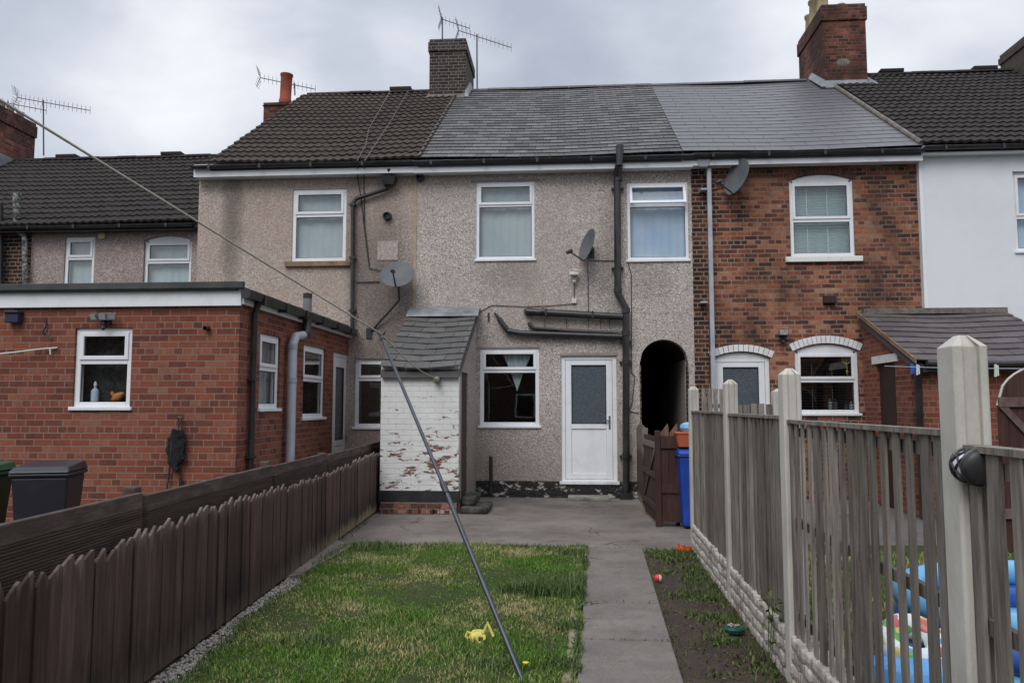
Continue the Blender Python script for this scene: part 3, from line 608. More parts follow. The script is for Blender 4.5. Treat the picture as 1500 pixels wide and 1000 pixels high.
# passage through the terrace
pas = MB(); x0, x1, zc = holeP[0], holeP[1], holeP[3]; y0, y1 = YF + .225, YF + 8.4; zs_ = zc - holeP[4]
n = 12; arcp = [(x1 - (x1 - x0) * k / n, zs_ + holeP[4] * arch(holeP, x1 - (x1 - x0) * k / n)) for k in range(n + 1)]
inner = [(x0, 0), (x1, 0)] + arcp
outer = [(x0 - .1, 0.), (x1 + .1, 0.)] + [(a + (.1 if k < n / 2 else -.1), b + .1) for k, (a, b) in enumerate(arcp)]
for k in range(1, len(inner)):
    kk = (k + 1) % len(inner)
    pas.hull([(inner[k][0], y0, inner[k][1]), (inner[kk][0], y0, inner[kk][1]), (inner[kk][0], y1, inner[kk][1]), (inner[k][0], y1, inner[k][1])],
             [(outer[k][0], y0, outer[k][1]), (outer[kk][0], y0, outer[kk][1]), (outer[kk][0], y1, outer[kk][1]), (outer[k][0], y1, outer[k][1])])
pas.box(x0 - .1, x1 + .1, y1, y1 + .1, 0, zc + .1); pas.build('passage', chim_red, H['C'])
jb = F(); jb.box(holeP[0] - .002, holeP[0] + .02, -.2, .004, zpl, zs_ - .02); jb.box(holeP[1] - .02, holeP[1] + .001, -.2, .004, zpl, zs_ - .02); jb.build('passage_jamb', old_brick, H['C'])
# chimney C
yc = on(655, 146, 1, yr - .55).y; xa = xy(629, 100, yc); xb = xy(682, 100, yc)
chC = chimney(rfC, xa, xb, yc, yc + 1.5, zr - 1.2, zy(655, 57, yc), chim_brown, courses=3)
g = MB(); zb = zy(655, 143, yc)
g.hull([(xa - .12, yc - .17, zb - .13), (xb + .1, yc - .17, zb - .13), (xb + .1, yc + .3, zb + .2), (xa - .12, yc + .3, zb + .2)], [(xa - .02, yc - .03, zb + .06), (xb + .02, yc - .03, zb + .06), (xb + .02, yc + .3, zb + .28), (xa - .02, yc + .3, zb + .28)]); g.build('flashing', mortar_m, chC)
g = MB(); g.hull([(xb + .001, yc - .16, zb - .05), (xb + .09, yc - .16, zb - .06), (xb + .09, yr, zr + .06), (xb + .001, yr, zr + .06)], [(xb + .001, yc - .1, zb + .1), (xb + .05, yc - .1, zb + .09), (xb + .05, yr, zr + .2), (xb + .001, yr, zr + .2)]); g.build('flashing', lead, chC)

# --- house D : red brick
house('D', 'orange and sooty red brick house with smooth grey slates and white arched lintels', XCD, XDE)
xt1 = xy(1349, 215, YF - OV)
rfD, ye, ze, yr, zr, zg, fz = roofset('D', xs1 + .004, xt1, YF, 1180, 229, 1070, 120, 'slate', slate_new, e=.26, sw=.6, jit=.0012, th=.006, lift=.009)
ridge_tiles(xs1, xy(1180, 118, yr), yr, zr, slate_new, rfD, sp=.6)
MB().tube([(xt1, ye - .03, ze + .07), (xt1, yr, zr + .05)], .045, 8).build('verge_fillet', mortar_m, rfD)

gutter(H['D'], XCD, XDE, ye, zg, black_pl, fz, upvc, y_wall=YF)
rD1 = RY(1157, 255, 1251, 376, YF); rD2 = RY(1165, 503, 1258, 606, YF); rD3 = RY(1046, 515, 1130, 706, YF)
wD = wall(front(YF), XCD + .002, XDE - .002, 0, zg + .05, [(*rD1, .1), (*rD2, .12), (rD3[0], rD3[1], .1, rD3[3], .1)]); boxwalls(H['D'], XCD, XDE, YF, 2 * YR - YF, zg + .05, (yr, zr - .2), old_brick); wD.build('wall', old_brick, H['D'])
blue_blind = M('blue_grey_blind', (.42, .55, .58), None, bump=0, rough=.6)
peelw = M('flaking_white_paint', (.7, .7, .68), (.4, .38, .34), 9, .7, .4, 30, lo=.55, hi=.68)
window(H['D'], F, rD1, transom=zy(1204, 322, YF), rise=.1, sill='stone', sillmat=peelw, blind=blind_w, inset=.03, curtain=blue_blind, cback=.09)
window(H['D'], F, rD2, transom=zy(1211, 557, YF), rise=.12, blind=blind_dark, inset=.04)
door(H['D'], F, (rD3[0], rD3[1], .12, rD3[3]), 1.15, inset=.05, rise=.1)
def arch_bricks(r, rise, mat, h=.2, n=16, ext=.03, thick=.012, name='brick_arch'):
    g = F(); u0, u1, z0, z1 = r[:4]; c = (u0 + u1) / 2; hw = (u1 - u0) / 2 + ext; rad = (hw * hw + rise * rise) / (2 * rise); cz = z1 - rad; am = math.asin(hw / rad)
    for k in range(n):
        a0 = -am + 2 * am * (k + .04) / n; a1 = -am + 2 * am * (k + .94) / n; P = [(c + q * math.sin(a), cz + q * math.cos(a)) for q, a in ((rad + .006, a0), (rad + .006, a1), (rad + h, a1), (rad + h, a0))]
        g.prism(P, .001, thick)
    g.build(name, mat, H['D'], bevel=.003)
arch_bricks(rD2, .13, M('white_painted_brick', (.75, .76, .78), (.6, .6, .6), 8, .5, .2), .13)
arch_bricks(rD3, .11, M('white_painted_brick', (.75, .76, .78), (.6, .6, .6), 8, .5, .2), .12, 13)
arch_bricks(rD1, .11, slate('sooty_arch_brick', (.03, .02, .018), (.2, .06, .035), .5), .11, 20)
g = MB(); q = W(1030, 240, .17); g.hull([(q.x - .07, q.y - .06, q.z - .07), (q.x + .07, q.y - .06, q.z - .07), (q.x + .07, q.y + .06, q.z - .07), (q.x - .07, q.y + .06, q.z - .07)], [(q.x - .12, q.y - .08, q.z + .05), (q.x + .12, q.y - .08, q.z + .05), (q.x + .12, q.y + .08, q.z + .05), (q.x - .12, q.y + .08, q.z + .05)])
g.box(W(1031, 0, 0).x - .035, W(1031, 0, 0).x + .035, YF - .16, YF - .09, .05, q.z - .06)
for py in (278, 443): q = W(1031, py, .12); g.box(q.x - .06, q.x + .06, YF - .165, YF - .001, q.z - .015, q.z + .015)
g.build('drainpipe', pale_pipe, H['D'], bevel=.01)
q = W(1214, 439, 0); MB().box(q.x - .1, q.x + .1, YF - .09, YF - .001, q.z - .065, q.z + .065).build('vent_cover', M('brown_plastic', (.03, .022, .02), None, bump=0, rough=.5), H['D'], bevel=.012)
MB().tube([W(1040, 272, .015), W(1039, 300, .015), W(1039, 560, .015)], .007, 6).tube([W(1062, 274, .015), W(1040, 279, .015)], .007, 6).build('cable', black_pl, H['D'])
# chimney D, with four pots
yc = on(1237, 122, 1, yr - .75).y; xa = xy(1205, 60, yc); xb = xy(1269, 60, yc)
chD = chimney(rfD, xa, xb, yc, yc + 1.75, zr - 1.2, zy(1237, 6, yc), chim_red, courses=4)
zb = zy(1237, 124, yc); g = MB()
g.hull([(xa - .09, yc - .1, zb - .1), (xb + .22, yc - .1, zb - .1), (xb + .22, yc - .03, zb + .0), (xa - .09, yc - .03, zb + .0)], [(xa - .03, yc - .03, zb + .08), (xb + .03, yc - .03, zb + .08), (xb + .03, yc - .001, zb + .1), (xa - .03, yc - .001, zb + .1)])
g.hull([(xa - .1, yc - .12, zb - .08), (xa - .001, yc - .12, zb - .08), (xa - .001, yr, zr + .05), (xa - .1, yr, zr + .05)], [(xa - .03, yc - .05, zb + .1), (xa - .001, yc - .05, zb + .1), (xa - .001, yr, zr + .18), (xa - .03, yr, zr + .18)])
g.hull([(xb + .001, yc - .12, zb - .08), (xb + .25, yc - .12, zb - .08), (xb + .2, yr, zr + .03), (xb + .001, yr, zr + .03)], [(xb + .001, yc - .05, zb + .1), (xb + .03, yc - .05, zb + .1), (xb + .03, yr, zr + .2), (xb + .001, yr, zr + .2)])
g.build('flashing', lead, chD)
q0 = on(1235, 92, 1, yc); MB().lathe([(.15, 0), (.13, .008), (.05, .012)], (q0.x, q0.y - .001, q0.z), 12, Matrix.Rotation(R(90), 4, 'X') @ Matrix.Scale(.6, 4, (0, 1, 0))).build('render_patch', mortar_m, chD)
potm = M('buff_clay', (.36, .28, .17), (.22, .17, .11), 6, .9, .3)
ztp = zy(1237, 6, yc) - .02
for k, (dx, dy, hh, r) in enumerate(((.16, .42, .75, .13), (.16, .95, .6, .14), (.2, 1.45, .5, .12), (.55, .4, .2, .1))):
    MB().lathe([(r * 1.1, 0), (r * 1.1, .06), (r * .95, .1), (r * .85, hh - .1), (r * 1.05, hh - .06), (r * 1.05, hh), (r * .8, hh), (r * .75, hh - .1)], (xa + dx, yc + dy, ztp), 18).build('chimney_pot', potm, chD, smooth=True)

# --- house E : white render
xE1 = XDE + 6.2
house('E', 'white rendered house at right with black tiles and a slate lean-to', XDE, xE1)
rfE, ye, ze, yr, zr, zg, fz = roofset('E', xt1 + .02, xE1, YF, 1430, 220, 1400, 104, 'tile', tile_black, depth=4.45, fasc=5)
ridge_tiles(xt1, xE1, yr, zr, tile_black, rfE, vents=(xy(1288, 104, yr), xy(1424, 102, yr), xy(1484, 102, yr)))
gutter(H['E'], XDE, xE1, ye, zg, black_pl, fz, upvc, y_wall=YF)
rE1 = RY(1486, 250, 1575, 368, YF - .08)
zlow = zy(1400, 451, YF - .08); xlow = xy(1466, 451, YF)
wE = wall(front(YF - .08), XDE + .003, xE1, zlow, zg + .05, [(*rE1, 0)], th=.3); wall(wE, xlow, xE1, 0, zlow - .001, [], th=.3); boxwalls(H['E'], XDE, xE1, YF - .0, 2 * YR - YF, zg + .05, (yr, zr - .2), white_render); wE.build('wall', white_render, H['E'])
MB((0, YF, 0), (1, 0, 0), (0, -1, 0)).box(XDE, xlow, -.2, .0, 0, zlow - .002).build('brick_base', old_brick, H['E'])
MB((0, YF, 0), (1, 0, 0), (0, -1, 0)).box(XDE - .02, XDE + .035, .001, .1, zlow, zg - .05).build('edge_strip', upvc, H['E'])
window(H['E'], lambda: front(YF - .08), rE1, transom=zy(1530, 318, YF), inset=.06, curtain=net_sky)
yc = yr - .6; xa = xy(1503, 80, yc); chE = chimney(rfE, xa, xa + 1.1, yc, yc + 1.0, zr - .9, zy(1503, 52, yc), M('grey_brown_chimney', (.1, .085, .065), (.06, .05, .045), 6, .9, .5), courses=2)

# --- lean-to at right
yL = 11.15
xl0 = xy(1259, 460, YF); xl1 = xlow - .0
zT = zy(1360, 458, YF - .12); zEv = zy(1420, 528, yL - .12)
LT = T('lean_to', 'red brick lean-to with purple slate roof, low dark door and white lintel', 'outbuilding', ((xl0 + xl1) / 2, (YF + yL) / 2, 0))
g = front(yL); wall(g, xl0, xl1, 0, zEv - .02, [], th=.2)
rLd = RX(1285, 531, 1313, 640, xl0)
yb_, ya_ = rLd[0], rLd[1]
d0, d1 = min(yb_, ya_), max(yb_, ya_)
# left wall : polygon with sloping top and a door opening built from panels
def ztop(y): return zEv - .03 + (zT - zEv) * (y - yL) / (YF - yL)
def panel(mb, ya, yb, z0): mb.hull([(xl0, ya, z0), (xl0, yb, z0), (xl0, yb, ztop(yb)), (xl0, ya, ztop(ya))], [(xl0 + .2, ya, z0), (xl0 + .2, yb, z0), (xl0 + .2, yb, ztop(yb)), (xl0 + .2, ya, ztop(ya))])
zd = rLd[3]
m2 = MB(); panel(m2, yL + .201, d0, 0); panel(m2, d1, YF - .09, 0); panel(m2, d0, d1, zd)
off = len(g.v); g.v += m2.v; g.f += [[i + off for i in f] for f in m2.f]
g.build('wall', ext_brick, LT)
MB().box(xl0 + .05, xl0 + .09, d0, d1, 0, zd).build('door', M('dark_brown_door', (.03, .018, .015), (.05, .03, .026), 4, .6, .4, 14, stretch=(9, 9, .7)), LT)
MB().box(xl0 - .02, xl0 + .1, d0 - .12, d1 + .12, zd + .001, zd + .12).build('lintel', peelw, LT)
slate_roof('roof', xl0 - .06, xl1, yL - .14, zEv, YF - .1, zT, slate_purple, LT, e=.25, sw=.4, rear=False, jit=.009, th=.014)
MB().hull([(xl0 - .075, yL - .14, zEv - .04), (xl0 - .06, yL - .14, zEv - .04), (xl0 - .06, YF - .09, zT - .04), (xl0 - .075, YF - .09, zT - .04)], [(xl0 - .075, yL - .14, zEv + .03), (xl0 - .06, yL - .14, zEv + .03), (xl0 - .06, YF - .09, zT + .03), (xl0 - .075, YF - .09, zT + .03)]).build('verge_board', sand, LT)
MB().box(xl0, xl1, YF - .2, YF - .083, zT - .02, zT + .07).build('flashing', mortar_m, LT)
g = MB(); g.tube([(xl0 + .05, yL - .2, zEv - .04), (xl1, yL - .2, zEv - .06)], .05, 10); q = on(1345, 560, 1, yL - .06); g.tube([(q.x, q.y - .1, zEv - .06), (q.x, q.y, zEv - .2), (q.x, q.y, 0)], .045, 10); g.build('gutter', black_pl, LT, smooth=True)

# --- coal shed built out from house C
gS = G(620, 752); yS = gS.y
xS0 = xy(557, 630, yS); xS1 = xy(672, 630, yS)
zSe = zy(615, 536, yS - .1); zSt = zy(645, 457, YF - .05)
SH = T('coal_shed', 'small white painted shed with peeling paint and slate roof against the pebbledash', 'shed', ((xS0 + xS1) / 2, yS, 0))
zb1 = zy(615, 719, yS); zb0 = zy(615, 735, yS)
def ztS(y): return zSe - .03 + (zSt - zSe) * (y - yS) / (YF - yS)
g = MB(); g.box(xS0, xS1, yS, yS + .11, zb1, zSe + .03); g.build('front_wall', shed_m, SH, bevel=.008)
g = MB(); g.box(xS0 - .01, xS1 + .01, yS - .012, yS + .11, zb0, zb1 - .002); g.build('painted_base', black_pl, SH)
g = MB(); g.box(xS0 + .02, xS1 - .02, yS - .03, yS + .11, 0, zb0 - .002)
for k in range(16):
    a = xS0 + .02 + k * (xS1 - xS0 - .14) / 15; o = random.uniform(.0, .05); g.box(a, a + random.uniform(.05, .1), yS - .04 - o, yS - .02, random.choice((0, .05)), random.uniform(.06, .13))
g.build('rubble_base', base_rubble, SH, bevel=.015)
def sp(mb, x, ya, yb, z0, w=.1): mb.hull([(x, ya, z0), (x, yb, z0), (x, yb, ztS(yb)), (x, ya, ztS(ya))], [(x - w, ya, z0), (x - w, yb, z0), (x - w, yb, ztS(yb)), (x - w, ya, ztS(ya))])
dS0 = yS + .28; dS1 = yS + .98
g = MB(); sp(g, xS1 - .001, yS + .112, dS0, 0); sp(g, xS1 - .001, dS1, YF - .002, 0); sp(g, xS1 - .001, dS0, dS1, zy(678, 545, yS + .5)); sp(g, xS0 + .101, yS + .112, YF - .002, 0); g.build('side_wall', peb_c, SH)
MB().box(xS1 - .06, xS1 - .02, dS0, dS1, .12, zy(678, 545, yS + .5)).build('door', M('brown_shed_door', (.04, .028, .024), (.07, .05, .042), 4, .7, .5, 14, stretch=(9, 9, .7)), SH)
slate_roof('roof', xS0 - .0, xS1 + .03, yS - .1, zSe - .01, YF - .03, zSt, slate_shed, SH, e=.25, sw=.36, rear=False, jit=.01)
g = MB(); ly = YF - .02; g.hull([(xS0 - .02, ly - .3, zSt - .1), (xS1 + .06, ly - .3, zSt - .1), (xS1 + .06, ly, zSt + .03), (xS0 - .02, ly, zSt + .03)], [(xS0 - .02, ly - .28, zSt - .06), (xS1 + .06, ly - .28, zSt - .06), (xS1 + .06, ly, zSt + .09), (xS0 - .02, ly, zSt + .09)]); g.build('flashing', lead, SH)
g = MB(); g.box(xy(640, 740, yS + .15) , xy(700, 740, yS + .7), yS + .1, yS + .75, 0, .09)
STP = MB(); 
a = G(672, 750); STP.box(xS1 + .02, xS1 + .42, yS - .02, yS + .7, 0, .1); STP.box(xS1 + .02, xS1 + .22, yS + .12, yS + .9, .1, .22)
tag(STP.build('stone_step', M('black_stained_stone', (.02, .019, .018), (.12, .11, .1), 6, .85, .8, 25, lo=.4, hi=.75, dist=.02), None, bevel=.03), 'black stained stone steps at the side door of the white shed', 'step')
q = on(862, 724, 1, YF - .3); tag(MB().box(xy(832, 724, YF - .3), xy(893, 724, YF - .3), YF - .42, YF - .02, 0, .055).build('door_step', M('pale_worn_stone', (.3, .29, .25), (.12, .11, .1), 6, .9, .6, 40), None, bevel=.012), 'low worn stone step below the white back door', 'step')
# bulkhead light and hook on shed
q = on(641, 556, 1, yS); LB = T('bulkhead_light', 'small grey-green round light on the white shed wall', 'light', (q.x, q.y, q.z))
MB().lathe([(.05, 0), (.055, .03), (.045, .05)], q, 16, Matrix.Rotation(R(90), 4, 'X')).build('base', grey_pl, LB, smooth=True)
MB().lathe([(.045, .05), (.05, .08), (.04, .115), (.01, .13)], q, 16, Matrix.Rotation(R(90), 4, 'X')).build('cover', M('greenish_lamp_plastic', (.24, .25, .16), (.14, .15, .1), 20, .4, 0), LB, smooth=True)

# --- brick extension at left
XE = -3.78; YE = 8.72; xw0 = -9.5
EX = T('brick_extension', 'flat roofed red brick extension at left with white windows', 'building', ((XE + xw0) / 2, YE, 0))
zEb = zy(250, 449, YE); zEt = zy(250, 414, YE - .06)
rW1 = RY(108, 480, 192, 597, YE)
g = wall(front(YE), xw0, XE, 0, zEb + .1, [(*rW1, 0)]);
sW1 = RX(380, 490, 410, 599, XE); sW2 = RX(444, 507, 476, 612, XE); sD = RX(487, 517, 513, 690, XE); sD = (sD[0], sD[1], .12, sD[3])
h2 = wall(side(XE), YE + .22, YF - .002, 0, zEb + .1, [(*sW1, 0), (*sW2, 0), (*sD, 0)])
off = len(g.v); g.v += h2.v; g.f += [[i + off for i in f] for f in h2.f]
g.quad((XE, 0, 0), (XE, -.22, 0), (XE, -.22, zEb + .1), (XE, 0, zEb + .1))
g.box(xw0 - .2, xw0, -(YF - YE), 0, 0, zEb + .1); g.build('wall', ext_brick, EX)
g = MB(); g.box(xw0 - .3, XE + .03, YE - .05, YE - .02, zEb, zy(250, 424, YE)); g.box(XE + .01, XE + .05, YE - .02, YF - .002, zEb + .02, zEb + .17); g.box(xw0 - .3, XE + .01, YE - .02, YE - .001, zEb + .01, zEb + .03); g.build('fascia', upvc, EX)
felt = M('dark_roof_felt', (.045, .05, .05), (.08, .085, .08), 3, .95, .5, 50)
g = MB(); g.box(xw0 - .3, XE - .0, YE - .1, YF - .003, zEb + .171, zEt - .03); g.box(xw0 - .3, XE + .08, YE - .12, YE - .055, zy(250, 424, YE) - .01, zEt); g.build('flat_roof', felt, EX, bevel=.01)
g = MB(); g.hull([(XE + .06, YE - .1, zEb + .08), (XE + .15, YE - .1, zEb + .08), (XE + .17, YE - .1, zEb + .17), (XE + .05, YE - .1, zEb + .2)], [(XE + .06, YF - .05, zEb + .06), (XE + .15, YF - .05, zEb + .06), (XE + .17, YF - .05, zEb + .15), (XE + .05, YF - .05, zEb + .2)])
for k in range(6): yy = YE + .3 + k * .75; g.box(XE + .052, XE + .175, yy, yy + .05, zEb + .05, zEb + .17)
g.build('gutter', black_pl, EX)
FE = lambda: front(YE); FS = lambda: side(XE)
window(EX, FE, rW1, transom=zy(150, 529, YE), inset=.03, curtain=M('patterned_net', (.012, .015, .014), (.045, .052, .048), 18, .9, 0, lo=.4, hi=.6), cback=.1)
window(EX, FS, sW1, transom=on(395, 540, 0, XE).z, inset=.03, curtain=net_grey, cback=.08, sill='plain')
window(EX, FS, sW2, transom=on(459, 556, 0, XE).z, inset=.03, blind=blind_dark)
door(EX, FS, sD, .95, inset=.03, arched_glass=True)
g = MB(); yy = on(371, 560, 0, XE + .06).y; g.tube([(XE + .11, yy, zEb + .08), (XE + .055, yy, zEb - .05), (XE + .055, yy, 0)], .036, 10)
for z in (.9, 1.8): g.box(XE + .001, XE + .1, yy - .05, yy + .05, z, z + .03)
g.build('drainpipe', black_pl, EX, smooth=True)
g = MB(); p = [on(425, 668, 0, XE + .1), on(431, 500, 0, XE + .1)]; x = XE + .1; y0 = p[0].y; zt_ = p[1].z
g.tube([(x, y0, 0), (x, y0, zt_ - .05), (x, y0 + .1, zt_ + .07), (x, y0 + .42, zt_ + .12)], .058, 14)
for z in (zt_ - .55, zt_ - .1): g.tube([(x, y0, z), (x, y0, z + .06)], .066, 14)
g.build('waste_pipe', pale_pipe, EX, smooth=True)
g = MB(); g.tube([(x, y0 + .4, zt_ + .12), (x, y0 + .52, zt_ + .15), (x, y0 + .55, zt_ + .3), (x, y0 + .55, zt_ + .4)], .062, 14); MB().tube([(x, y0 + .55, zt_ + .65), (x, y0 + .55, zt_ + .72)], .064, 12).build('pipe_cap', black_pl, EX)
g.build('pipe_elbow', black_pl, EX, smooth=True); MB().tube([(x, y0 + .55, zt_ + .38), (x, y0 + .55, zt_ + .67)], .06, 14).build('vent_pipe', grey_pl, EX, smooth=True)
vent(EX, 305, 481, .03, YE)
q = on(450, 470, 0, XE); 
# three-headed floodlight, wall box, hanging bundle on extension
def Wp(px, py, w): return on(px, py, 1, YE - w)
q = Wp(154, 470, .05); FL = T('floodlight', 'triple headed floodlight above the window of the brick extension', 'light', q)
g = MB(); g.box(q.x - .05, q.x + .05, q.y, q.y + .05, q.z - .04, q.z + .02); g.tube([q, q + Vector((0, -.05, -.05))], .015, 8); g.lathe([(.02, 0), (.025, -.04), (.01, -.06)], q + Vector((.0, -.03, -.05)), 10); g.build('bracket', black_pl, FL)
for k, (dx, ang) in enumerate(((-.11, -20), (0, 0), (.11, 20))):
    m = Matrix.Rotation(R(ang), 4, 'Z') @ Matrix.Rotation(R(25), 4, 'X'); c = q + Vector((dx, -.06, .04)); A = []; 
    hb = MB(); P = [m @ Vector(v) + c for v in ((-.05, 0, -.04), (.05, 0, -.04), (.05, 0, .04), (-.05, 0, .04))]; P2 = [m @ Vector(v) + c for v in ((-.045, .04, -.035), (.045, .04, -.035), (.045, .04, .035), (-.045, .04, .035))]; hb.hull(P, P2); h_ = hb.build('lamp_head', grey_pl, FL)
    hb = MB(); P = [m @ Vector(v) + c for v in ((-.04, -.006, -.03), (.04, -.006, -.03), (.04, -.006, .03), (-.04, -.006, .03))]; P2 = [m @ Vector(v) + c for v in ((-.04, -.001, -.03), (.04, -.001, -.03), (.04, -.001, .03), (-.04, -.001, .03))]; hb.hull(P, P2).build('lens', M('led_lens', (.45, .47, .45), (.25, .27, .25), 60, .3, 0), h_)
q = Wp(25, 466, 0); SB = MB(); SB.box(q.x - .08, q.x + .08, q.y - .1, q.y - .001, q.z - .06, q.z + .05); SB.prism([(q.x - .09, q.z + .05), (q.x + .09, q.z + .05), (q.x + .08, q.z + .08), (q.x - .08, q.z + .08)], q.y - .12, q.y - .001)
tag(SB.build('wall_box', M('navy_plastic', (.025, .03, .06), None, rough=.5, bump=0), None, bevel=.008), 'small navy blue box mounted near the left end of the brick extension', 'box')
HB = T('hanging_bundle', 'black sling and straps hanging on the red brick extension wall', 'bundle', Wp(258, 720, .05))
g = MB(); ztp_, zbt = Wp(258, 630, .05).z, Wp(258, 688, .05).z; cx = Wp(259, 650, .05).x
n = 9
rings = []
for k in range(n + 1):
    z = ztp_ + (zbt - ztp_) * k / n; w_ = .085 * (.75 + .5 * math.sin(k / n * 3.0)) * (1 if k < n - 1 else .6); o = .012 * math.sin(k * 2.3)
    rings.append([(cx + o + w_ * math.cos(t) * (1 + .12 * math.sin(5 * t + k)), YE - .06 + .045 * math.sin(t), z + .02 * math.sin(3 * t + k)) for t in [2 * math.pi * j / 12 for j in range(12)]])
for k in range(n): g.hull(rings[k], rings[k + 1])
g.build('cloth_roll', M('black_fabric', (.008, .008, .009), (.02, .02, .022), 20, .95, .8, 40, dist=.02), HB)
g = MB(); g.tube([Wp(261, 611, .04), Wp(266, 612, .04), Wp(266, 632, .05), Wp(262, 632, .05), Wp(261, 611, .04)], .009, 6); g.tube([Wp(249, 680, .05), Wp(247, 700, .04), Wp(244, 716, .04)], .011, 6); g.tube([Wp(263, 685, .05), Wp(265, 706, .04)], .009, 6); g.tube([Wp(252, 640, .09), Wp(250, 665, .1), Wp(249, 685, .07)], .01, 6); g.tube([Wp(264, 700, .04), Wp(265, 712, .04)], .02, 8)
g.build('strap', black_pl, HB)
g = MB(); g.tube([Wp(84, 509, .01), Wp(60, 511, .05), Wp(20, 516, .1), Wp(-40, 522, .15)], .009, 6); g.tube([Wp(73, 510, .03), Wp(74, 519, .03)], .008, 6)
tag(g.build('string', M('white_cord', (.6, .6, .56), None, rough=.8, bump=0), None), 'slack end of white cord tied on the brick extension wall', 'cord')
q = on(68, 490, 1, YE); g = MB(); g.tube([Wp(66, 465, .012), Wp(67, 478, .03), Wp(62, 488, .02)], .007, 6); g.tube([Wp(64, 482, .02), Wp(75, 497, .02)], .007, 6); tag(g.build('wire', black_pl, None), 'short loose black wire sticking out of the brick extension wall', 'wire')
# ornaments inside the extension window
zi = rW1[2] + .07; ysill = YE + .16
g = MB(); xx = xy(139, 585, ysill); 
OB = T('bottle', 'white and blue bottle standing on the inside window sill of the extension', 'bottle', (xx, ysill, zi))
MB().lathe([(.045, 0), (.045, .12), (.03, .15), (.015, .16), (.015, .19)], (xx, ysill, zi), 14).build('body', M('pale_blue_plastic', (.5, .58, .7), None, bump=0, rough=.4), OB, smooth=True)
MB().lathe([(.02, .19), (.02, .21), (.008, .24)], (xx, ysill, zi), 12).build('cap', upvc, OB, smooth=True)
xx = xy(173, 585, ysill); g = MB(); g.lathe([(.01, -.09), (.035, -.06), (.05, 0), (.035, .05), (.012, .08)], (xx, ysill, zi + .06), 12, Matrix.Rotation(R(60), 4, 'Y')); g.hull([(xx - .08, ysill - .005, zi + .13), (xx - .04, ysill - .005, zi + .09), (xx - .04, ysill + .005, zi + .09), (xx - .08, ysill + .005, zi + .13)], [(xx - .1, ysill - .003, zi + .1), (xx - .06, ysill - .003, zi + .05), (xx - .06, ysill + .003, zi + .05), (xx - .1, ysill + .003, zi + .1)])
tag(g.build('fish_ornament', M('orange_glaze', (.6, .22, .06), None, bump=0, rough=.4), None, smooth=True), 'orange fish ornament on the inside window sill of the extension', 'ornament')

# bottles and ornament inside house D window
zi = rD2[2] + .07; ysl = YF + .2
for k, (px, hh, r, lab, m) in enumerate(((1216, .17, .03, 'white pump bottle at the left of the brick house kitchen sill', upvc), (1224, .17, .035, 'pale squat jar beside the pump bottle on the kitchen sill', grey_pl), (1239, .12, .025, 'small dark bottle right of the pale jar on the kitchen sill', grey_pl), (1247, .13, .035, 'white teapot shaped bottle at the right of the kitchen sill', upvc))):
    xx = xy(px, 595, ysl); B = T('bottle', lab, 'bottle', (xx, ysl, zi), 'bottles on the kitchen window sill')
    MB().lathe([(r, 0), (r, hh * .7), (r * .5, hh * .8), (r * .4, hh * .9)], (xx, ysl, zi), 12).build('body', m, B, smooth=True); MB().lathe([(r * .5, hh * .9), (r * .5, hh)], (xx, ysl, zi), 10).build('cap', m, B)
q = on(1240, 526, 1, YF + .12); g = MB(); g.lathe([(.075, -.008), (.085, 0), (.075, .008), (.055, .006), (.055, -.006), (.074, -.008)], q, 20, Matrix.Rotation(R(90), 4, 'X')); g.lathe([(.03, -.005), (.04, 0), (.03, .005)], q, 14, Matrix.Rotation(R(90), 4, 'X')); g.tube([q + Vector((0, 0, -.08)), q + Vector((.005, 0, -.26))], .006, 6)
g.lathe([(.012, -.03), (.02, 0), (.012, .02)], q + Vector((0, 0, -.2)), 10); tag(g.build('hanging_ornament', M('tarnished_brass', (.4, .33, .12), None, bump=0, rough=.4), None), 'round brass ornament hanging inside the brick house kitchen window', 'ornament')

# ------------------------------------------------------------------ satellite dishes, aerials, lights
dish_m = M('grey_dish_paint', (.12, .13, .145), (.09, .097, .108), 7, .5, .05, 30)
def dish(label, px, py, y, rad_w, rad_h, direc, lnb_side, group='satellite dishes on the terrace', mount=None):
    c = on(px, py, 1, y); D = T('satellite_dish', label, 'satellite dish', c, group)
    d = Vector(direc).normalized(); q = d.to_track_quat('Z', 'Y').to_matrix().to_4x4()
    prof = [(.001, -.07), (rad_w * .35, -.06), (rad_w * .7, -.03), (rad_w, .0), (rad_w, .008), (rad_w * .7, -.02), (rad_w * .35, -.05), (.001, -.06)]
    m4 = q @ Matrix.Scale(rad_h / rad_w, 4, (0, 1, 0))
    MB().lathe(prof, c, 28, m4).build('reflector', dish_m, D, smooth=True)
    lo = c + (q @ Vector((0, -rad_h * .95, -.02))); ln = c + (q @ Vector((0, -rad_h * .75, rad_w * 1.1)))
    g = MB(); g.tube([c + (q @ Vector((0, -rad_h * .3, -.08))), lo, ln], .012, 8); g.build('arm', black_pl, D)
    dd = (c + d * .05 - ln).normalized(); MB().tube([ln - dd * .05, ln + dd * .05], [.03, .035], 10).build('receiver', black_pl, D, smooth=True)
    back = c - d * .09; wp_ = mount if mount is not None else Vector((back.x, YF, back.z - .05)); g = MB(); g.tube([back, back + (Vector((back.x, wp_.y, wp_.z)) - back) * .4, wp_], .018, 8); g.box(wp_.x - .05, wp_.x + .05, wp_.y - .02, wp_.y, wp_.z - .09, wp_.z + .09); g.build('bracket', black_pl, D)
    return D
dish('round grey satellite dish over the extension gutter on buff pebbledash', 582, 402, YF - .35, .29, .27, (.02, -.85, .5), 0, mount=Vector(W(541, 488, 0)))
dish('tilted grey satellite dish left of the soil pipe on the grey house', 860, 359, YF - .3, .25, .29, (-.86, -.4, .28), -1)
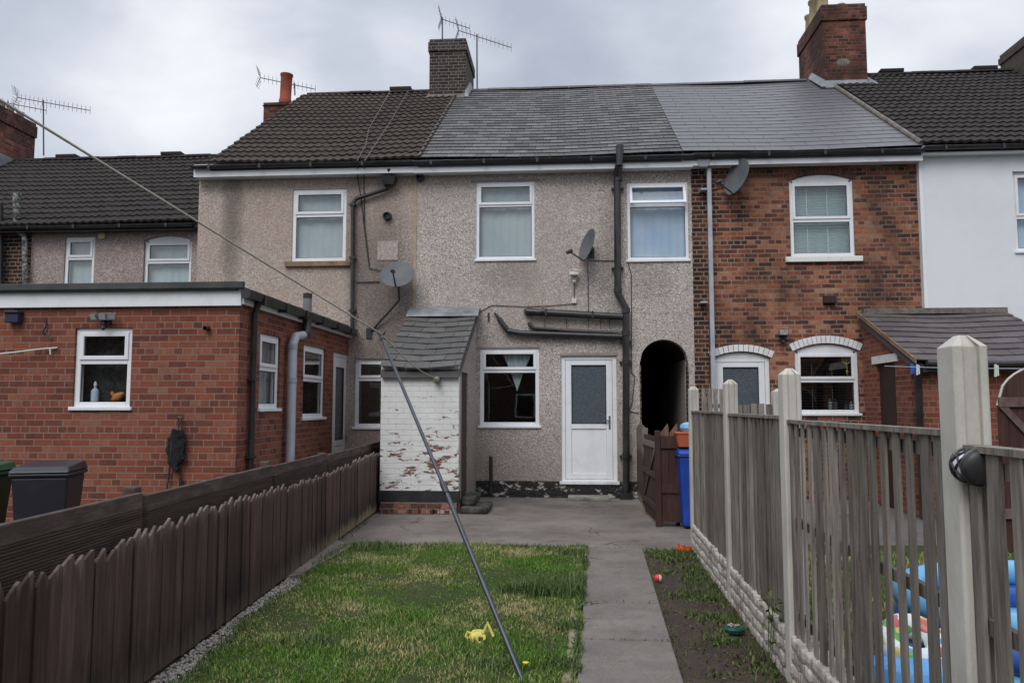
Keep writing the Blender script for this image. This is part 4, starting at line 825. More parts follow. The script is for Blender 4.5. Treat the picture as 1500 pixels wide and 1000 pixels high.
dish('tilted grey satellite dish beside the pale drainpipe on the brick house', 1079, 259, YF - .3, .29, .32, (-.84, -.44, .3), -1)

def aerial(label, px, py_base, px_l, py_l, px_r, py_r, y, yr_, n=14, mast_top=None, double=False):
    a = on(px_l, py_l, 1, y); b = on(px_r, py_r, 1, yr_); base = on(px, py_base, 1, (y + yr_) / 2)
    f = (px - px_l) / (px_r - px_l); top = a + (b - a) * min(1, max(0, f)); A = T('tv_aerial', label, 'aerial', base, 'television aerials on the roofs')
    MB().tube([base, Vector((base.x, base.y, base.z)) * .5 + Vector(top) * .5, top + Vector((0, 0, .05))], .016, 8).build('mast', black_pl, A)
    g = MB(); g.tube([a, b], .012, 6); d = (b - a).normalized()
    for k in range(n): c = a + (b - a) * (k / (n - 1)); L = .1 if k else .14; g.tube([c - Vector((0, 0, L)), c + Vector((0, 0, L))], .0055, 5)
    g.build('boom', grey_pl, A)
    g = MB()
    for s_ in (-1, 1):
        for k in range(4): c = a - d * (.02 + k * .02) + Vector((0, 0, s_ * (.05 + .06 * k))); g.tube([c + Vector((.02, -.16, 0)), c + Vector((-.02, .16, 0))], .0055, 5)
        g.tube([a, a - d * .1 + Vector((0, 0, s_ * .26))], .007, 5)
    g.build('reflector', grey_pl, A)
ycA = YA_ = yA + 3.6
aerial('wide aerial on the leftmost chimney near the clothes line', 64, 228, 25, 143, 132, 162, ycA - .2, ycA - .5, 18)
aerial('second smaller aerial partly hidden beyond the leftmost chimney', 12, 172, -20, 145, 68, 162, ycA + .4, ycA + .1, 12)
aerial('small aerial showing behind the terracotta pot', 432, 140, 381, 114, 462, 131, YR + .6, YR + .2, 14)
aerial('short aerial standing on the brown brick chimney', 648, 57, 647, 28, 688, 42, YR - .3, YR - .5, 8)
aerial('tall aerial on a mast right of the brown brick chimney', 699, 130, 672, 45, 749, 70, YR + .2, YR - .1, 14)

def small_flood(label, px, py, m):
    q = on(px, py, 1, YF - .12); A = T('floodlight', label, 'light', q)
    g = MB(); g.hull([(q.x - .08, q.y - .03, q.z - .05), (q.x + .08, q.y - .03, q.z - .05), (q.x + .08, q.y - .0, q.z + .06), (q.x - .08, q.y - .0, q.z + .06)], [(q.x - .06, q.y + .07, q.z - .05), (q.x + .06, q.y + .07, q.z - .05), (q.x + .06, q.y + .07, q.z + .04), (q.x - .06, q.y + .07, q.z + .04)]); g.build('housing', m, A, bevel=.008)
    g = MB(); g.hull([(q.x - .065, q.y - .034, q.z - .038), (q.x + .065, q.y - .034, q.z - .038), (q.x + .065, q.y - .012, q.z + .045), (q.x - .065, q.y - .012, q.z + .045)], [(q.x - .065, q.y - .03, q.z - .038), (q.x + .065, q.y - .03, q.z - .038), (q.x + .065, q.y - .008, q.z + .045), (q.x - .065, q.y - .008, q.z + .045)]); g.build('lens', glassy, A)
    g = MB(); g.box(q.x - .04, q.x + .04, YF - .05, YF - .001, q.z - .13, q.z - .04); g.tube([Vector((q.x, YF - .03, q.z - .06)), q + Vector((0, .02, 0))], .015, 8); g.lathe([(.025, 0), (.035, .02), (.02, .05)], (q.x, YF - .07, q.z - .17), 10); g.build('sensor', m, A)
glassy = M('lamp_glass', (.3, .3, .28), (.12, .13, .12), 20, .1, 0, spec=.8)
small_flood('cream halogen floodlight on grey pebbledash left of the waste stack', 841, 399, M('cream_metal', (.5, .47, .4), None, bump=0, rough=.5))
small_flood('black floodlight on the orange brick between the arched door and window', 1148, 487, black_pl)

# ------------------------------------------------------------------ ground
def sheet(name, pts, z, mat, th=None, kind='structure', n=1):
    mb = MB(); P = [(p[0], p[1], z) for p in pts]
    if th: mb.hull([(p[0], p[1], z - th) for p in P], P)
    else: mb.f.append(mb.pts(P))
    o = mb.build(name, mat, None); return tag(o, kind=kind)
def groundmat(name, c1, c2, c3, sc=2, bumpk=.6, cracks=0, moss=0):
    s = NT(name); c = s.mix(s.ramp(s.noise(sc, 9, .7), [(.35, 0.), (.65, 1.)]), c1, c2); c = s.mix(s.ramp(s.noise(sc * .35, 6, .6), [(.45, 0.), (.7, .7)]), c, c3)
    c = s.mix(s.ramp(s.noise(60, 5, .7), [(.5, 0.), (.75, .35)]), c, tuple(q * 1.7 for q in c1)); h = s.noise(45, 7, .7)
    c = s.mix(s.ramp(s.noise(sc * 2.7, 9, .75), [(.56, 0.), (.68, .55)]), c, tuple(q * .5 for q in c2))
    if cracks:
        v = s.n('ShaderNodeTexVoronoi', feature='DISTANCE_TO_EDGE'); v.inputs['Scale'].default_value = cracks; ad = s.n('ShaderNodeVectorMath', operation='ADD'); nz = s.n('ShaderNodeTexNoise'); nz.inputs['Scale'].default_value = 3; nz.inputs['Detail'].default_value = 6
        s.l(s.P, nz.inputs['Vector']); s.l(s.P, ad.inputs[0]); s.l(s.scl(nz.outputs['Color'], .5), ad.inputs[1]); s.l(ad.outputs[0], v.inputs['Vector'])
        f = s.math('MULTIPLY', s.math('LESS_THAN', v.outputs['Distance'], .006 * cracks), s.ramp(s.noise(.8, 3), [(.48, 0.), (.55, 1.)])); c = s.mix(s.math('MULTIPLY', f, .8), c, (.03, .026, .022)); h = s.math('SUBTRACT', h, f)
    if moss: c = s.mix(s.ramp(s.noise(3.3, 9, .75), [(.6, 0.), (.72, moss)]), c, (.07, .075, .03))
    s.bump(h, bumpk, .01); return s.set(c, .95, .15)
g_far = groundmat('far_ground', (.1, .1, .09), (.07, .08, .05), (.12, .11, .09), .2)
sheet('ground', [(-300, -300), (300, -300), (300, 300), (-300, 300)], -.03, g_far)
patio_m = groundmat('stained_concrete', (.18, .157, .143), (.1, .086, .078), (.27, .24, .215), 1.3, cracks=.55, moss=.35)
s = patio_m
path_m = groundmat('path_concrete', (.21, .188, .174), (.135, .12, .111), (.105, .092, .085), 2.2, .5, cracks=.5, moss=.3)
soil_m = groundmat('garden_soil', (.05, .037, .032), (.08, .06, .05), (.045, .035, .03), 5, 1)
yard_m = groundmat('neighbour_paving', (.12, .115, .11), (.09, .085, .08), (.14, .13, .12), 1.5)
# fence line points
LF = [G(568, 737), G(430, 850), G(215, 1000)]
LFa = Vector((LF[0].x, LF[0].y, 0)); LFd = (Vector((LF[2].x, LF[2].y, 0)) - LFa).normalized(); LFn = Vector((-LFd.y, LFd.x, 0));
if LFn.x < 0: LFn = -LFn
RP = [G(1020, 806), G(1071, 880), G(1169, 1001)]
RPa = Vector((RP[0].x, RP[0].y, 0)); RPd = (Vector((RP[2].x, RP[2].y, 0)) - RPa).normalized(); RPn = Vector((-RPd.y, RPd.x, 0))
if RPn.x > 0: RPn = -RPn            # towards our garden
yLawn = G(680, 803).y
PL0 = G(860, 812); PL1 = G(846, 1000); PR0 = G(945, 816); PR1 = G(1000, 1000)
pd = ((PL1 - PL0) + (PR1 - PR0)).normalized()
def along(p, d, y): return p + d * ((y - p.y) / d.y)
lf = lambda y: along(LFa, LFd, y); rf_ = lambda y: along(RPa, RPd, y)
pl_ = lambda y: along(PL0, pd, y); pr_ = lambda y: along(PR0, pd, y)
YN = -3.0
sheet('patio', [(lf(YF).x, YF), (lf(yLawn - .4).x, yLawn - .4), (pl_(yLawn - .4).x, yLawn - .4), (pl_(yLawn - .4).x, yLawn - .05), (pr_(yLawn).x + .9, yLawn - .05), (rf_(yLawn).x + .3, yLawn + .1), (5.2, YF)], 0, patio_m, .02)
sheet('patio', [(XCD + .5, YF - .0), (XCD - .2, yLawn + .6), (9.5, yLawn + .6), (12, YF)], -.012, yard_m)
sheet('neighbour_yard', [(-12, YF), (-12, YN), (lf(YN).x - .06, YN), (lf(YF).x - .06, YF)], -.006, yard_m)
# path slabs
mb = MB(); ys = [yLawn + .05, G(872, 885).y, G(866, 940).y, G(860, 1010).y, 3.0, 1.8, .6, -.6, -1.8, YN]
for i in range(len(ys) - 1):
    a, b = ys[i] - (.003), ys[i + 1] + .003; rr = random.uniform(-.004, .004)
    mb.hull([(pl_(a).x, a, -.02), (pr_(a).x, a, -.02), (pr_(b).x, b, -.02), (pl_(b).x, b, -.02)], [(pl_(a).x + .004, a, .022 + rr), (pr_(a).x - .004, a, .018), (pr_(b).x - .004, b, .02), (pl_(b).x + .004, b, .022 - rr)])
tag(mb.build('path', path_m, None, bevel=.006), kind='structure')
# kerb stones along the lawn edge
mb = MB(); y = G(848, 905).y
while y > YN:
    L = random.uniform(.2, .45); x = pl_(y).x - .05
    if random.random() < .75: mb.hull([(x - .035, y, -.02), (x + .035, y, -.02), (x + .035, y - L + .03, -.02), (x - .035, y - L + .03, -.02)], [(x - .028, y - .01, .035), (x + .028, y - .01, .04), (x + .028, y - L + .05, .035), (x - .028, y - L + .05, .04)])
    y -= L
tag(mb.build('kerb', M('yellowed_edging_stone', (.3, .25, .18), (.15, .13, .1), 7, .95, .8, 40), None, bevel=.012), kind='structure')

# bumpy ground strips (numpy grid)
def lumpy(name, xl, xr, y0, y1, z, amp, mat, nx=40, ny=160, kind='structure', seed=1):
    r = np.random.default_rng(seed); V = []; ph = r.uniform(0, 6, (8,)); fx = r.uniform(3, 30, (8,)); fy = r.uniform(3, 30, (8,))
    mb = MB(); idx = []
    for j in range(ny + 1):
        y = y0 + (y1 - y0) * j / ny; row = []
        for i in range(nx + 1):
            t = i / nx; x = xl(y) * (1 - t) + xr(y) * t; h = sum(math.sin(fx[k] * x + ph[k]) * math.sin(fy[k] * y + ph[-k]) / (1 + fx[k] * .12) for k in range(8)) * amp * .6 + r.normal() * amp * .12
            row.append(mb.p(x, y, z + h * min(1, 6 * min(t, 1 - t) + .1)))
        idx.append(row)
    for j in range(ny):
        for i in range(nx): mb.f.append([idx[j][i], idx[j][i + 1], idx[j + 1][i + 1], idx[j + 1][i]])
    return tag(mb.build(name, mat, None, smooth=True), kind=kind)
lumpy('soil', lambda y: pr_(y).x, lambda y: rf_(y).x + .1, YN, yLawn - .02, .004, .012, soil_m)
gs = .14  # gravel strip width
def lawn_l(y):
    k = lf(y).x + .05
    y5 = G(430, 855).y
    return k + (.13 + .035 * math.sin(y * 3.1) + .02 * math.sin(y * 9))
lawn_base = groundmat('lawn_soil', (.03, .05, .014), (.055, .055, .025), (.03, .055, .014), 3, 1)
lumpy('lawn', lambda y: lawn_l(y), lambda y: pl_(y).x - .01, YN, yLawn, .022, .012, lawn_base, seed=3)
gravel_m = slate('gravel_stone', (.19, .175, .16), (.46, .42, .38), .4, None, .9)
sheet('gravel_bed', [(lf(yLawn + .2).x - .05, yLawn + .2), (lf(YN).x - .05, YN), (lawn_l(YN) + .06, YN), (lawn_l(yLawn) + .05, yLawn)], .004, soil_m)
mb = MB()
for k in range(5200):
    y = random.uniform(1.5, yLawn - 1.6) if k < 4700 else random.uniform(-1, 1.5); x = random.uniform(lf(y).x + .02, lawn_l(y) + .03); r = random.uniform(.006, .015); z = .008 + random.uniform(0, .008)
    a = random.uniform(0, 3); P = []
    for (dx, dy, dz) in ((1, 0, 0), (0, 1, 0), (-1, 0, 0), (0, -1, 0)): P.append((x + r * (dx * math.cos(a) - dy * math.sin(a)), y + r * .8 * (dx * math.sin(a) + dy * math.cos(a)), z + r * random.uniform(-.3, .3)))
    i = mb.pts(P); t = mb.p(x, y, z + r * .7); b = mb.p(x, y, z - r * .7)
    for q in range(4): mb.f.append([i[q], i[(q + 1) % 4], t]); mb.f.append([i[(q + 1) % 4], i[q], b])
tag(mb.build('gravel', gravel_m, None), 'pale gravel in a narrow strip at the foot of the dark fence', 'gravel', kind='stuff')
sheet('fence_footing', [(lf(G(430, 850).y).x + .0, G(430, 850).y), (lf(yLawn + .3).x, yLawn + .3), (lawn_l(yLawn) + .05, yLawn - .05), (lawn_l(yLawn) - .02, G(430, 850).y + .1)], .03, patio_m, .04)

# grass
def grassmat(name, g1, g2, dry, dlo=.5, dhi=.68):
    s = NT(name); c = s.mix(s.geo.outputs['Random Per Island'], g1, g2)
    f = s.ramp(s.math('ADD', s.noise(1.15, 5, .6), s.math('MULTIPLY', s.math('SUBTRACT', s.geo.outputs['Random Per Island'], .5), .22)), [(dlo, 0.), (dhi, 1.)])
    c = s.mix(f, c, dry); s.set(c, .6, .25); return s.m
lawn_g = grassmat('lawn_grass', (.055, .13, .017), (.14, .24, .04), (.42, .36, .18), .49, .65)
coarse_g = grassmat('coarse_grass', (.05, .09, .025), (.12, .17, .06), (.25, .22, .12), .75, .95)
weed_g = grassmat('weed_leaf', (.05, .08, .02), (.1, .13, .04), (.2, .16, .08), .62, .8)
def blades(name, P, hmin, hmax, wd, mat, label, cat, lean=.6):
    n = len(P); P = np.asarray(P, float); h = rng.uniform(hmin, hmax, n) * P[:, 3]; a = rng.uniform(0, 2 * np.pi, n); b = rng.uniform(0, 2 * np.pi, n); w = wd * rng.uniform(.6, 1.3, n)
    base = P[:, :3]; rx = np.stack([np.cos(a), np.sin(a), 0 * a], 1) * w[:, None] * .5; l = rng.uniform(.1, lean, n) * h; ld = np.stack([np.cos(b), np.sin(b), 0 * b], 1)
    up = np.array([0, 0, 1.0]); v0 = base - rx; v1 = base + rx; m = base + ld * (l * .3)[:, None] + up * (h * .6)[:, None]; v2 = m + rx * .8; v3 = m - rx * .8; v4 = base + ld * l[:, None] + up * (h * np.sqrt(np.clip(1 - (l / h) ** 2 * .5, .3, 1)))[:, None]
    V = np.stack([v0, v1, v2, v3, v4], 1).reshape(-1, 3); me = bpy.data.meshes.new(name); me.vertices.add(len(V)); me.vertices.foreach_set('co', V.ravel().astype(np.float32))
    i = np.arange(n)[:, None] * 5; loops = np.concatenate([i + np.array([[0, 1, 2, 3]]), i + np.array([[3, 2, 4]])], 1).ravel(); me.loops.add(len(loops)); me.loops.foreach_set('vertex_index', loops.astype(np.int32))
    me.polygons.add(2 * n); st = np.stack([np.arange(n) * 7, np.arange(n) * 7 + 4], 1).ravel(); tt = np.tile([4, 3], n); me.polygons.foreach_set('loop_start', st.astype(np.int32)); me.polygons.foreach_set('loop_total', tt.astype(np.int32))
    me.update(); me.validate(); me.materials.append(mat); o = lnk(bpy.data.objects.new(name, me)); return tag(o, label, cat, kind='stuff')
def fbm(x, y, s=0): return sum(math.sin(x * f + 1.7 * f + s) * math.cos(y * f * 1.1 + f + s * 2) / (1 + i) for i, f in enumerate((1.9, 4.3, 9.1, 17))) / 2
def clump(x, y): return .62 + .6 * fbm(x, y) + .4 * fbm(x * 2.3, y * 2.1, 3)
pts = []
N = 125000
for k in range(N):
    u = random.random(); y = 2.2 + (yLawn + .05 - 2.2) * (u ** 1.0) if k > N * .06 else random.uniform(YN, 2.2)
    xl, xr = lawn_l(y) - .02, pl_(y).x + .01 - .03 * (math.sin(y * 13) > 0)
    x = random.uniform(xl, xr); c = clump(x, y)
    edge = 1.0
    if y > yLawn - .25: edge = 1.25
    if xr - x < .12: edge = 1.2
    if random.random() > .35 + c: continue
    if y > yLawn + .02 * math.sin(x * 11) + .03 * math.sin(x * 5): continue
    pts.append((x, y, .015, max(.35, c) * edge))
blades('lawn_grass', pts, .024, .06, .006, lawn_g, 'patchy green lawn with straw coloured dry patches', 'grass', lean=.85)
tu = []
for (px, py, n, rad, hh) in ((805, 872, 1500, .2, 1.9), (760, 872, 500, .15, 1.4), (835, 860, 500, .14, 1.7), (650, 806, 400, .15, 1.3), (550, 806, 400, .2, 1.3), (840, 815, 300, .12, 1.3), (450, 950, 200, .15, 1.2), (720, 985, 200, .1, 1.2), (830, 985, 260, .1, 1.3), (835, 925, 200, .1, 1.3)):
    c = G(px, py)
    for k in range(n):
        a = random.uniform(0, 6.28); r = rad * math.sqrt(random.random()) * random.uniform(.6, 1.2); x, y = c.x + r * math.cos(a) * 1.4, c.y + r * math.sin(a)
        if x > pl_(y).x + .02 or x < lawn_l(y): continue
        tu.append((x, y, .015, hh * random.uniform(.5, 1)))
for k in range(3800):
    y = random.uniform(1, yLawn); c_ = .5 + .5 * math.sin(y * 7.3) * math.sin(y * 2.1 + 1); x = pl_(y).x - .03 + abs(random.gauss(0, .03)) * c_
    tu.append((x, y, .012, random.uniform(.3, .8) * (.5 + c_)))
for k in range(2600):
    y = random.uniform(1, yLawn); x = lawn_l(y) + random.gauss(0, .03); tu.append((x, y, .01, random.uniform(.3, .8)))
for k in range(2600):
    x = random.uniform(lawn_l(yLawn), pl_(yLawn).x); y = yLawn + .02 * math.sin(x * 11) + .03 * math.sin(x * 5) + random.gauss(0, .035); tu.append((x, y, .01, random.uniform(.3, .9)))
blades('coarse_grass', tu, .05, .09, .008, coarse_g, 'longer coarse grass tufts towards the path edge of the lawn', 'grass', lean=.9)
we = []
for k in range(300):
    y = random.uniform(0, yLawn - .05) if k > 60 else random.uniform(yLawn - .5, yLawn - .05); t = random.random() ** .6; x = pr_(y).x + .12 + (rf_(y).x - pr_(y).x - .2) * t; m = int(random.choice((10, 20, 40, 70))) ; rad = random.uniform(.03, .09)
    if fbm(x * 2, y * 2, 5) < -.05 and k > 60: m = m // 3
    for j in range(m): we.append((x + random.gauss(0, rad), y + random.gauss(0, rad), .0, random.uniform(.4, 1.1)))
we = [w for w in we if w[0] > pr_(w[1]).x - .01 and w[0] < rf_(w[1]).x]
blades('weeds', we, .02, .06, .012, weed_g, 'low weeds and thin grass scattered over the brown soil bed', 'weeds', lean=1.2)
ed = []
for yj in ys[:6]:
    for k in range(50): ed.append((random.uniform(pl_(yj).x, pr_(yj).x), yj + random.gauss(0, .006), .012, random.uniform(.3, .8)))
for k in range(700): y = random.uniform(1, yLawn); ed.append((pr_(y).x + abs(random.gauss(0, .03)), y, .0, random.uniform(.3, 1)))
for k in range(500): y = random.uniform(3, YF - 3); ed.append((lf(y).x + .02 + abs(random.gauss(0, .04)), y, .0, random.uniform(.3, 1)))
for k in range(700): y = random.uniform(1, yLawn + .1); ed.append((rf_(y).x - .06 - abs(random.gauss(0, .05)), y, .0, random.uniform(.4, 1.4)))
blades('edge_weeds', ed, .015, .05, .007, weed_g, 'small weeds along the path joints and the feet of the fences', 'weeds', lean=1.0)
# right-hand neighbour's lawn behind the slatted fence
sheet('neighbour_lawn', [(rf_(YN).x + .1, YN), (12, YN), (12, yLawn + .55), (rf_(yLawn).x + .25, yLawn + .55)], -.008, lawn_base)
pts = []
for k in range(26000):
    y = random.uniform(1.0, 8.4); x = rf_(y).x + .15 + random.random() ** 1.3 * 5; pts.append((x, y, -.01, 1.1 + .4 * fbm(x, y)))
blades('neighbour_grass', pts, .03, .08, .012, lawn_g, 'green grass of the next garden seen through the grey fence', 'grass')
def debris(n, reg, name, label, mat, s0, s1):
    mb = MB()
    for k in range(n):
        x, y, z = reg(); r = random.uniform(s0, s1); a = random.uniform(0, 3.1); P = [(x + r * math.cos(a + t) * random.uniform(.5, 1.2), y + r * math.sin(a + t) * random.uniform(.4, 1), z + random.uniform(0, .006)) for t in (0, 1.5, 3.1, 4.6)]
        i = mb.pts(P); c = mb.p(x, y, z + r * .5)
        for q in range(4): mb.f.append([i[q], i[(q + 1) % 4], c])
    return tag(mb.build(name, mat, None), label, 'debris', kind='stuff')
def regsoil():
    y = random.uniform(0, yLawn - .1); return (random.uniform(pr_(y).x + .01, rf_(y).x), y, .008)
debris(900, regsoil, 'soil_crumbs', 'crumbs of soil and little stones on the bare bed', slate('crumb', (.04, .03, .026), (.17, .14, .12), .3, None, .95), .004, .016)
def regpath():
    y = random.uniform(3, YF - .5)
    return (random.uniform(pl_(y).x, pr_(y).x), y, .024) if y < yLawn else (random.uniform(lf(y).x + .1, 2.0), y, .001)
debris(260, regpath, 'grit', 'scattered grit and crumbs on the patio and path', slate('grit_m', (.08, .07, .06), (.32, .29, .25), .3, None, .95), .002, .008)

# ------------------------------------------------------------------ left fences
Llen = (LF[2] - LF[0]).length
LFs = T('picket_fence', 'dark brown close boarded fence with pointed tops along the lawn', 'fence', LFa)
def dd(s, w=0): return LFa + LFd * s + LFn * w       # s from the house towards the camera
panels = [(.0, 3.32), (3.33, 5.77), (5.78, 8.22), (8.23, 10.63), (10.64, 13.0)]
for (a, b) in panels:
    mb = MB(); s_ = a
    while s_ < b - .05:
        w = random.uniform(.085, .1); e = min(s_ + w, b); o = random.uniform(-.004, .006) + (.004 if int(s_ * 10) % 2 else 0); top = .83 + random.uniform(-.02, .02) + .025 * math.sin(s_ * 1.1); lean = random.uniform(-.006, .006)
        if random.random() < .06: top -= .04
        z0 = .03; sh = .048 + random.uniform(-.015, .012); pk = random.choice((.06, .1, .18, .3, .5))
        def P(t, z, w_): q = dd(s_ + t * (e - s_ - .0015) + lean * z, w_); return (q.x, q.y, z)
        loop = [(0, z0), (1, z0), (1, top - sh), (pk, top), (0, top - sh)]
        mb.hull([P(t, z, o) for t, z in loop], [P(t, z, o + .016) for t, z in loop]); s_ = e
    for z in (.22, .6):
        q0, q1 = dd(a, -.03), dd(b, -.03); q2, q3 = dd(b, -.002), dd(a, -.002); mb.hull([(q.x, q.y, z) for q in (q0, q1, q2, q3)], [(q.x, q.y, z + .06) for q in (q0, q1, q2, q3)])
    mb.build('panel', wood_brown_f if False else wood_brown, LFs)
for s_ in (3.325, 5.775, 8.225, 10.62):
    q = dd(s_, -.05); MB((q.x, q.y, 0), LFd, LFn).box(-.035, .035, -.035, .035, 0, .72).build('post', wood_brown, LFs)
NB = T('deck_board_fence', 'brown fence of grooved deck boards with a weathered top board behind the pickets', 'fence', dd(2, -.14))
jn = [0, 1.75, 3.6, 5.55, 7.9, 10.3, 12.8]
zz = [.97, .97, .99, 1.0, 1.02, 1.02, 1.02]
board_top = M('weathered_top_board', (.06, .04, .034), (.13, .112, .098), 3, .85, .7, 12, stretch=(1.2, 1.2, 7), lo=.45, hi=.75)
for i in range(len(jn) - 1):
    a, b = jn[i] + .03, jn[i + 1] - .03
    step = .03 if i >= 3 else 0
    h0 = h1 = zz[i]
    m = MB(); q = [dd(a, -.12), dd(b, -.12), dd(b, -.085), dd(a, -.085)]
    hs = (h0, h1, h1, h0); m.hull([(p.x, p.y, h - .09) for p, h in zip(q, hs)], [(p.x, p.y, h) for p, h in zip(q, hs)]); m.build('top_board', board_top, NB, bevel=.006)
    m = MB(); z = .05
    while z < h0 - .091:
        m.hull([(p.x, p.y, z) for p in q], [(p.x, p.y, z + .009) for p in q]); 
        qq = [dd(a, -.115), dd(b, -.115), dd(b, -.092), dd(a, -.092)]; m.hull([(p.x, p.y, z + .009) for p in qq], [(p.x, p.y, z + .0145) for p in qq]); z += .015
    m.build('deck_boards', deck_m, NB)
for i, s_ in enumerate(jn[:-1]):
    q = dd(s_ + (.03 if i == 0 else 0), -.16 if i else -.1); MB((q.x, q.y, 0), LFd, LFn).box(-.04, .04, -.04, .034, 0, zz[i] + (.03 if i in (3, 4, 5) else .0)).build('post', board_top, NB, bevel=.008)

# ------------------------------------------------------------------ right fence: concrete posts, slatted panels, low painted brick wall
RF = T('slatted_fence', 'weathered grey vertical slat fence in pale concrete posts along the path', 'fence', RPa)
def rr(s, w=0): return RPa + RPd * s + RPn * w
postS = []
tp = on(1415, 510, 2, 1.7)
for (px, py) in ((1020, 806), (1071, 880), (1168, 1001)):
    q = G(px, py); postS.append((Vector((q.x, q.y, 0)) - RPa).dot(RPd))
def s_at_px(px, z=1.0):
    best = None
    for k in range(0, 1400):
        s_ = k * .01; q = rr(s_); v = ROT.transposed() @ (Vector((q.x, q.y, z)) - Vector((0, 0, CAMZ)))
        if v.z > -.3: break
        p = 750 + FPX * v.x / -v.z
        if best is None or abs(p - px) < best[0]: best = (abs(p - px), s_)
    return best[1]
s4 = s_at_px(1416, 1.3); postS.append(s4); postS.append(s4 + 1.95); postS.append(s4 + 3.9)
print('post s', postS)
PH = 1.715
def cpost(s_, parent, base=None, d=None, nrm=None, h=PH, t=.06, w=.05):
    q = base if base is not None else rr(s_); m = MB((q.x, q.y, 0), d or RPd, nrm or RPn); g_ = .024; sd = .022; ch = .008
    loop = [(-t, -w + ch), (-t + ch, -w), (t - ch, -w), (t, -w + ch), (t, -g_), (t - sd, -g_), (t - sd, g_), (t, g_), (t, w - ch), (t - ch, w), (-t + ch, w), (-t, w - ch), (-t, g_), (-t + sd, g_), (-t + sd, -g_), (-t, -g_)]
    hz = h - .035
    A = m.pts([(u, v, 0) for u, v in loop]); B = m.pts([(u, v, hz) for u, v in loop]); n = len(loop)
    m.f += [[A[i], A[(i + 1) % n], B[(i + 1) % n], B[i]] for i in range(n)]; C = m.pts([(u * .3, v * .3, h) for u, v in loop])
    m.f += [[B[i], B[(i + 1) % n], C[(i + 1) % n], C[i]] for i in range(n)]; m.f.append(C)
    return m.build('post', conc, parent, bevel=.003)
for s_ in postS: cpost(s_, RF)
tops = [1.47, 1.46, 1.44, 1.4, 1.4]
for i in range(len(postS) - 1):
    a, b = postS[i] + .035, postS[i + 1] - .035; m = MB(RPa, RPd, RPn); ht = tops[i]; hb = .27
    n = max(2, int(round((b - a) / .125))); st = (b - a) / n
    for k in range(n):
        u = a + k * st + random.uniform(-.006, .006); wv = random.uniform(.07, .08); top = ht - .03; lo = hb + random.uniform(-.02, .015); tw = random.uniform(-.006, .006); ln = random.uniform(-.006, .006)
        m.hull([(u + ln, .014 + tw, lo), (u + wv + ln, .014 - tw, lo), (u + wv + ln, .025 - tw, lo), (u + ln, .025 + tw, lo)], [(u, .014 + tw, top), (u + wv, .014 - tw, top), (u + wv, .025 - tw, top), (u, .025 + tw, top)])
        u2 = u + st / 2; 
    for k in range(n):                        # rear slats, partly closing the gaps in the far panels
        if i <= 1:
            u = a + k * st + st * .5; m.hull([(u, -.028, hb), (u + .075, -.028, hb), (u + .075, -.012, hb), (u, -.012, hb)], [(u, -.028, ht - .03), (u + .075, -.028, ht - .03), (u + .075, -.012, ht - .03), (u, -.012, ht - .03)])
    for z in (.36, .86, ht - .1): m.box(a, b, -.011, .011, z, z + .045)
    m.build('panel', wood_grey, RF); MB(RPa, RPd, RPn).box(a, b, -.028, .036, ht - .03, ht - .011).build('capping_rail', wood_grey, RF)
m = MB(RPa, RPd, RPn)
for i in range(len(postS) - 1):
    a, b = postS[i] + .058, postS[i + 1] - .058; n = 24
    for k in range(n):
        u0 = a + (b - a) * k / n; u1 = a + (b - a) * (k + 1) / n
        for (z0, z1) in ((-.02, .055), (.055, .13), (.13, .205), (.205, .275)):
            o = random.uniform(-.006, .009); sh_u = (u1 - u0) / 2 * (int(z0 * 13.4 + 1) % 2); m.box(max(a, u0 + .0005 - sh_u), u1 - .0005 - sh_u, -.09, .05 + o, z0 + .001, z1 - .001 + random.uniform(0, .002) + (random.uniform(-.01, .012) if z1 > .25 else 0))
tag(m.build('low_brick_wall', low_brick_m, None, bevel=.012), 'knee low wall of rough whitewashed brick under the grey slat fence', 'wall')
# mirror: far fence of next garden
q = on(1141, 600, 1, 8.9); NFc = T('neighbour_fence', 'low grey paling fence between two concrete posts in the next garden', 'fence', (q.x, 8.9, 0))
def npan(pa, pb, py, y, nm):
    x0 = xy(pa, 590, y); x1 = xy(pb, 590, y); zt = zy((pa + pb) / 2, py, y); m = MB(); x = x0
    while x < x1 - .02: w = .065; m.box(x, min(x + w, x1), y, y + .015, .1, zt + random.uniform(-.01, .01)); x += .085
    m.box(x0, x1, y + .016, y + .045, zt - .28, zt - .22); m.box(x0, x1, y + .016, y + .045, .3, .36); m.build(nm, wood_grey, NFc)
npan(1028, 1060, 569, 11.6, 'panel'); npan(1078, 1132, 592, 9.2, 'panel')
m = MB(); x0 = xy(1028, 590, 11.55); x1 = xy(1132, 590, 9.2)
for (px, top, y) in ((1141, 569, 9.2),):
    xx = xy(px, 590, y); cpost(0, NFc, base=Vector((xx, y, 0)), d=Vector((1, 0, 0)), nrm=Vector((0, 1, 0)), h=zy(px, top, y), t=.075, w=.06)

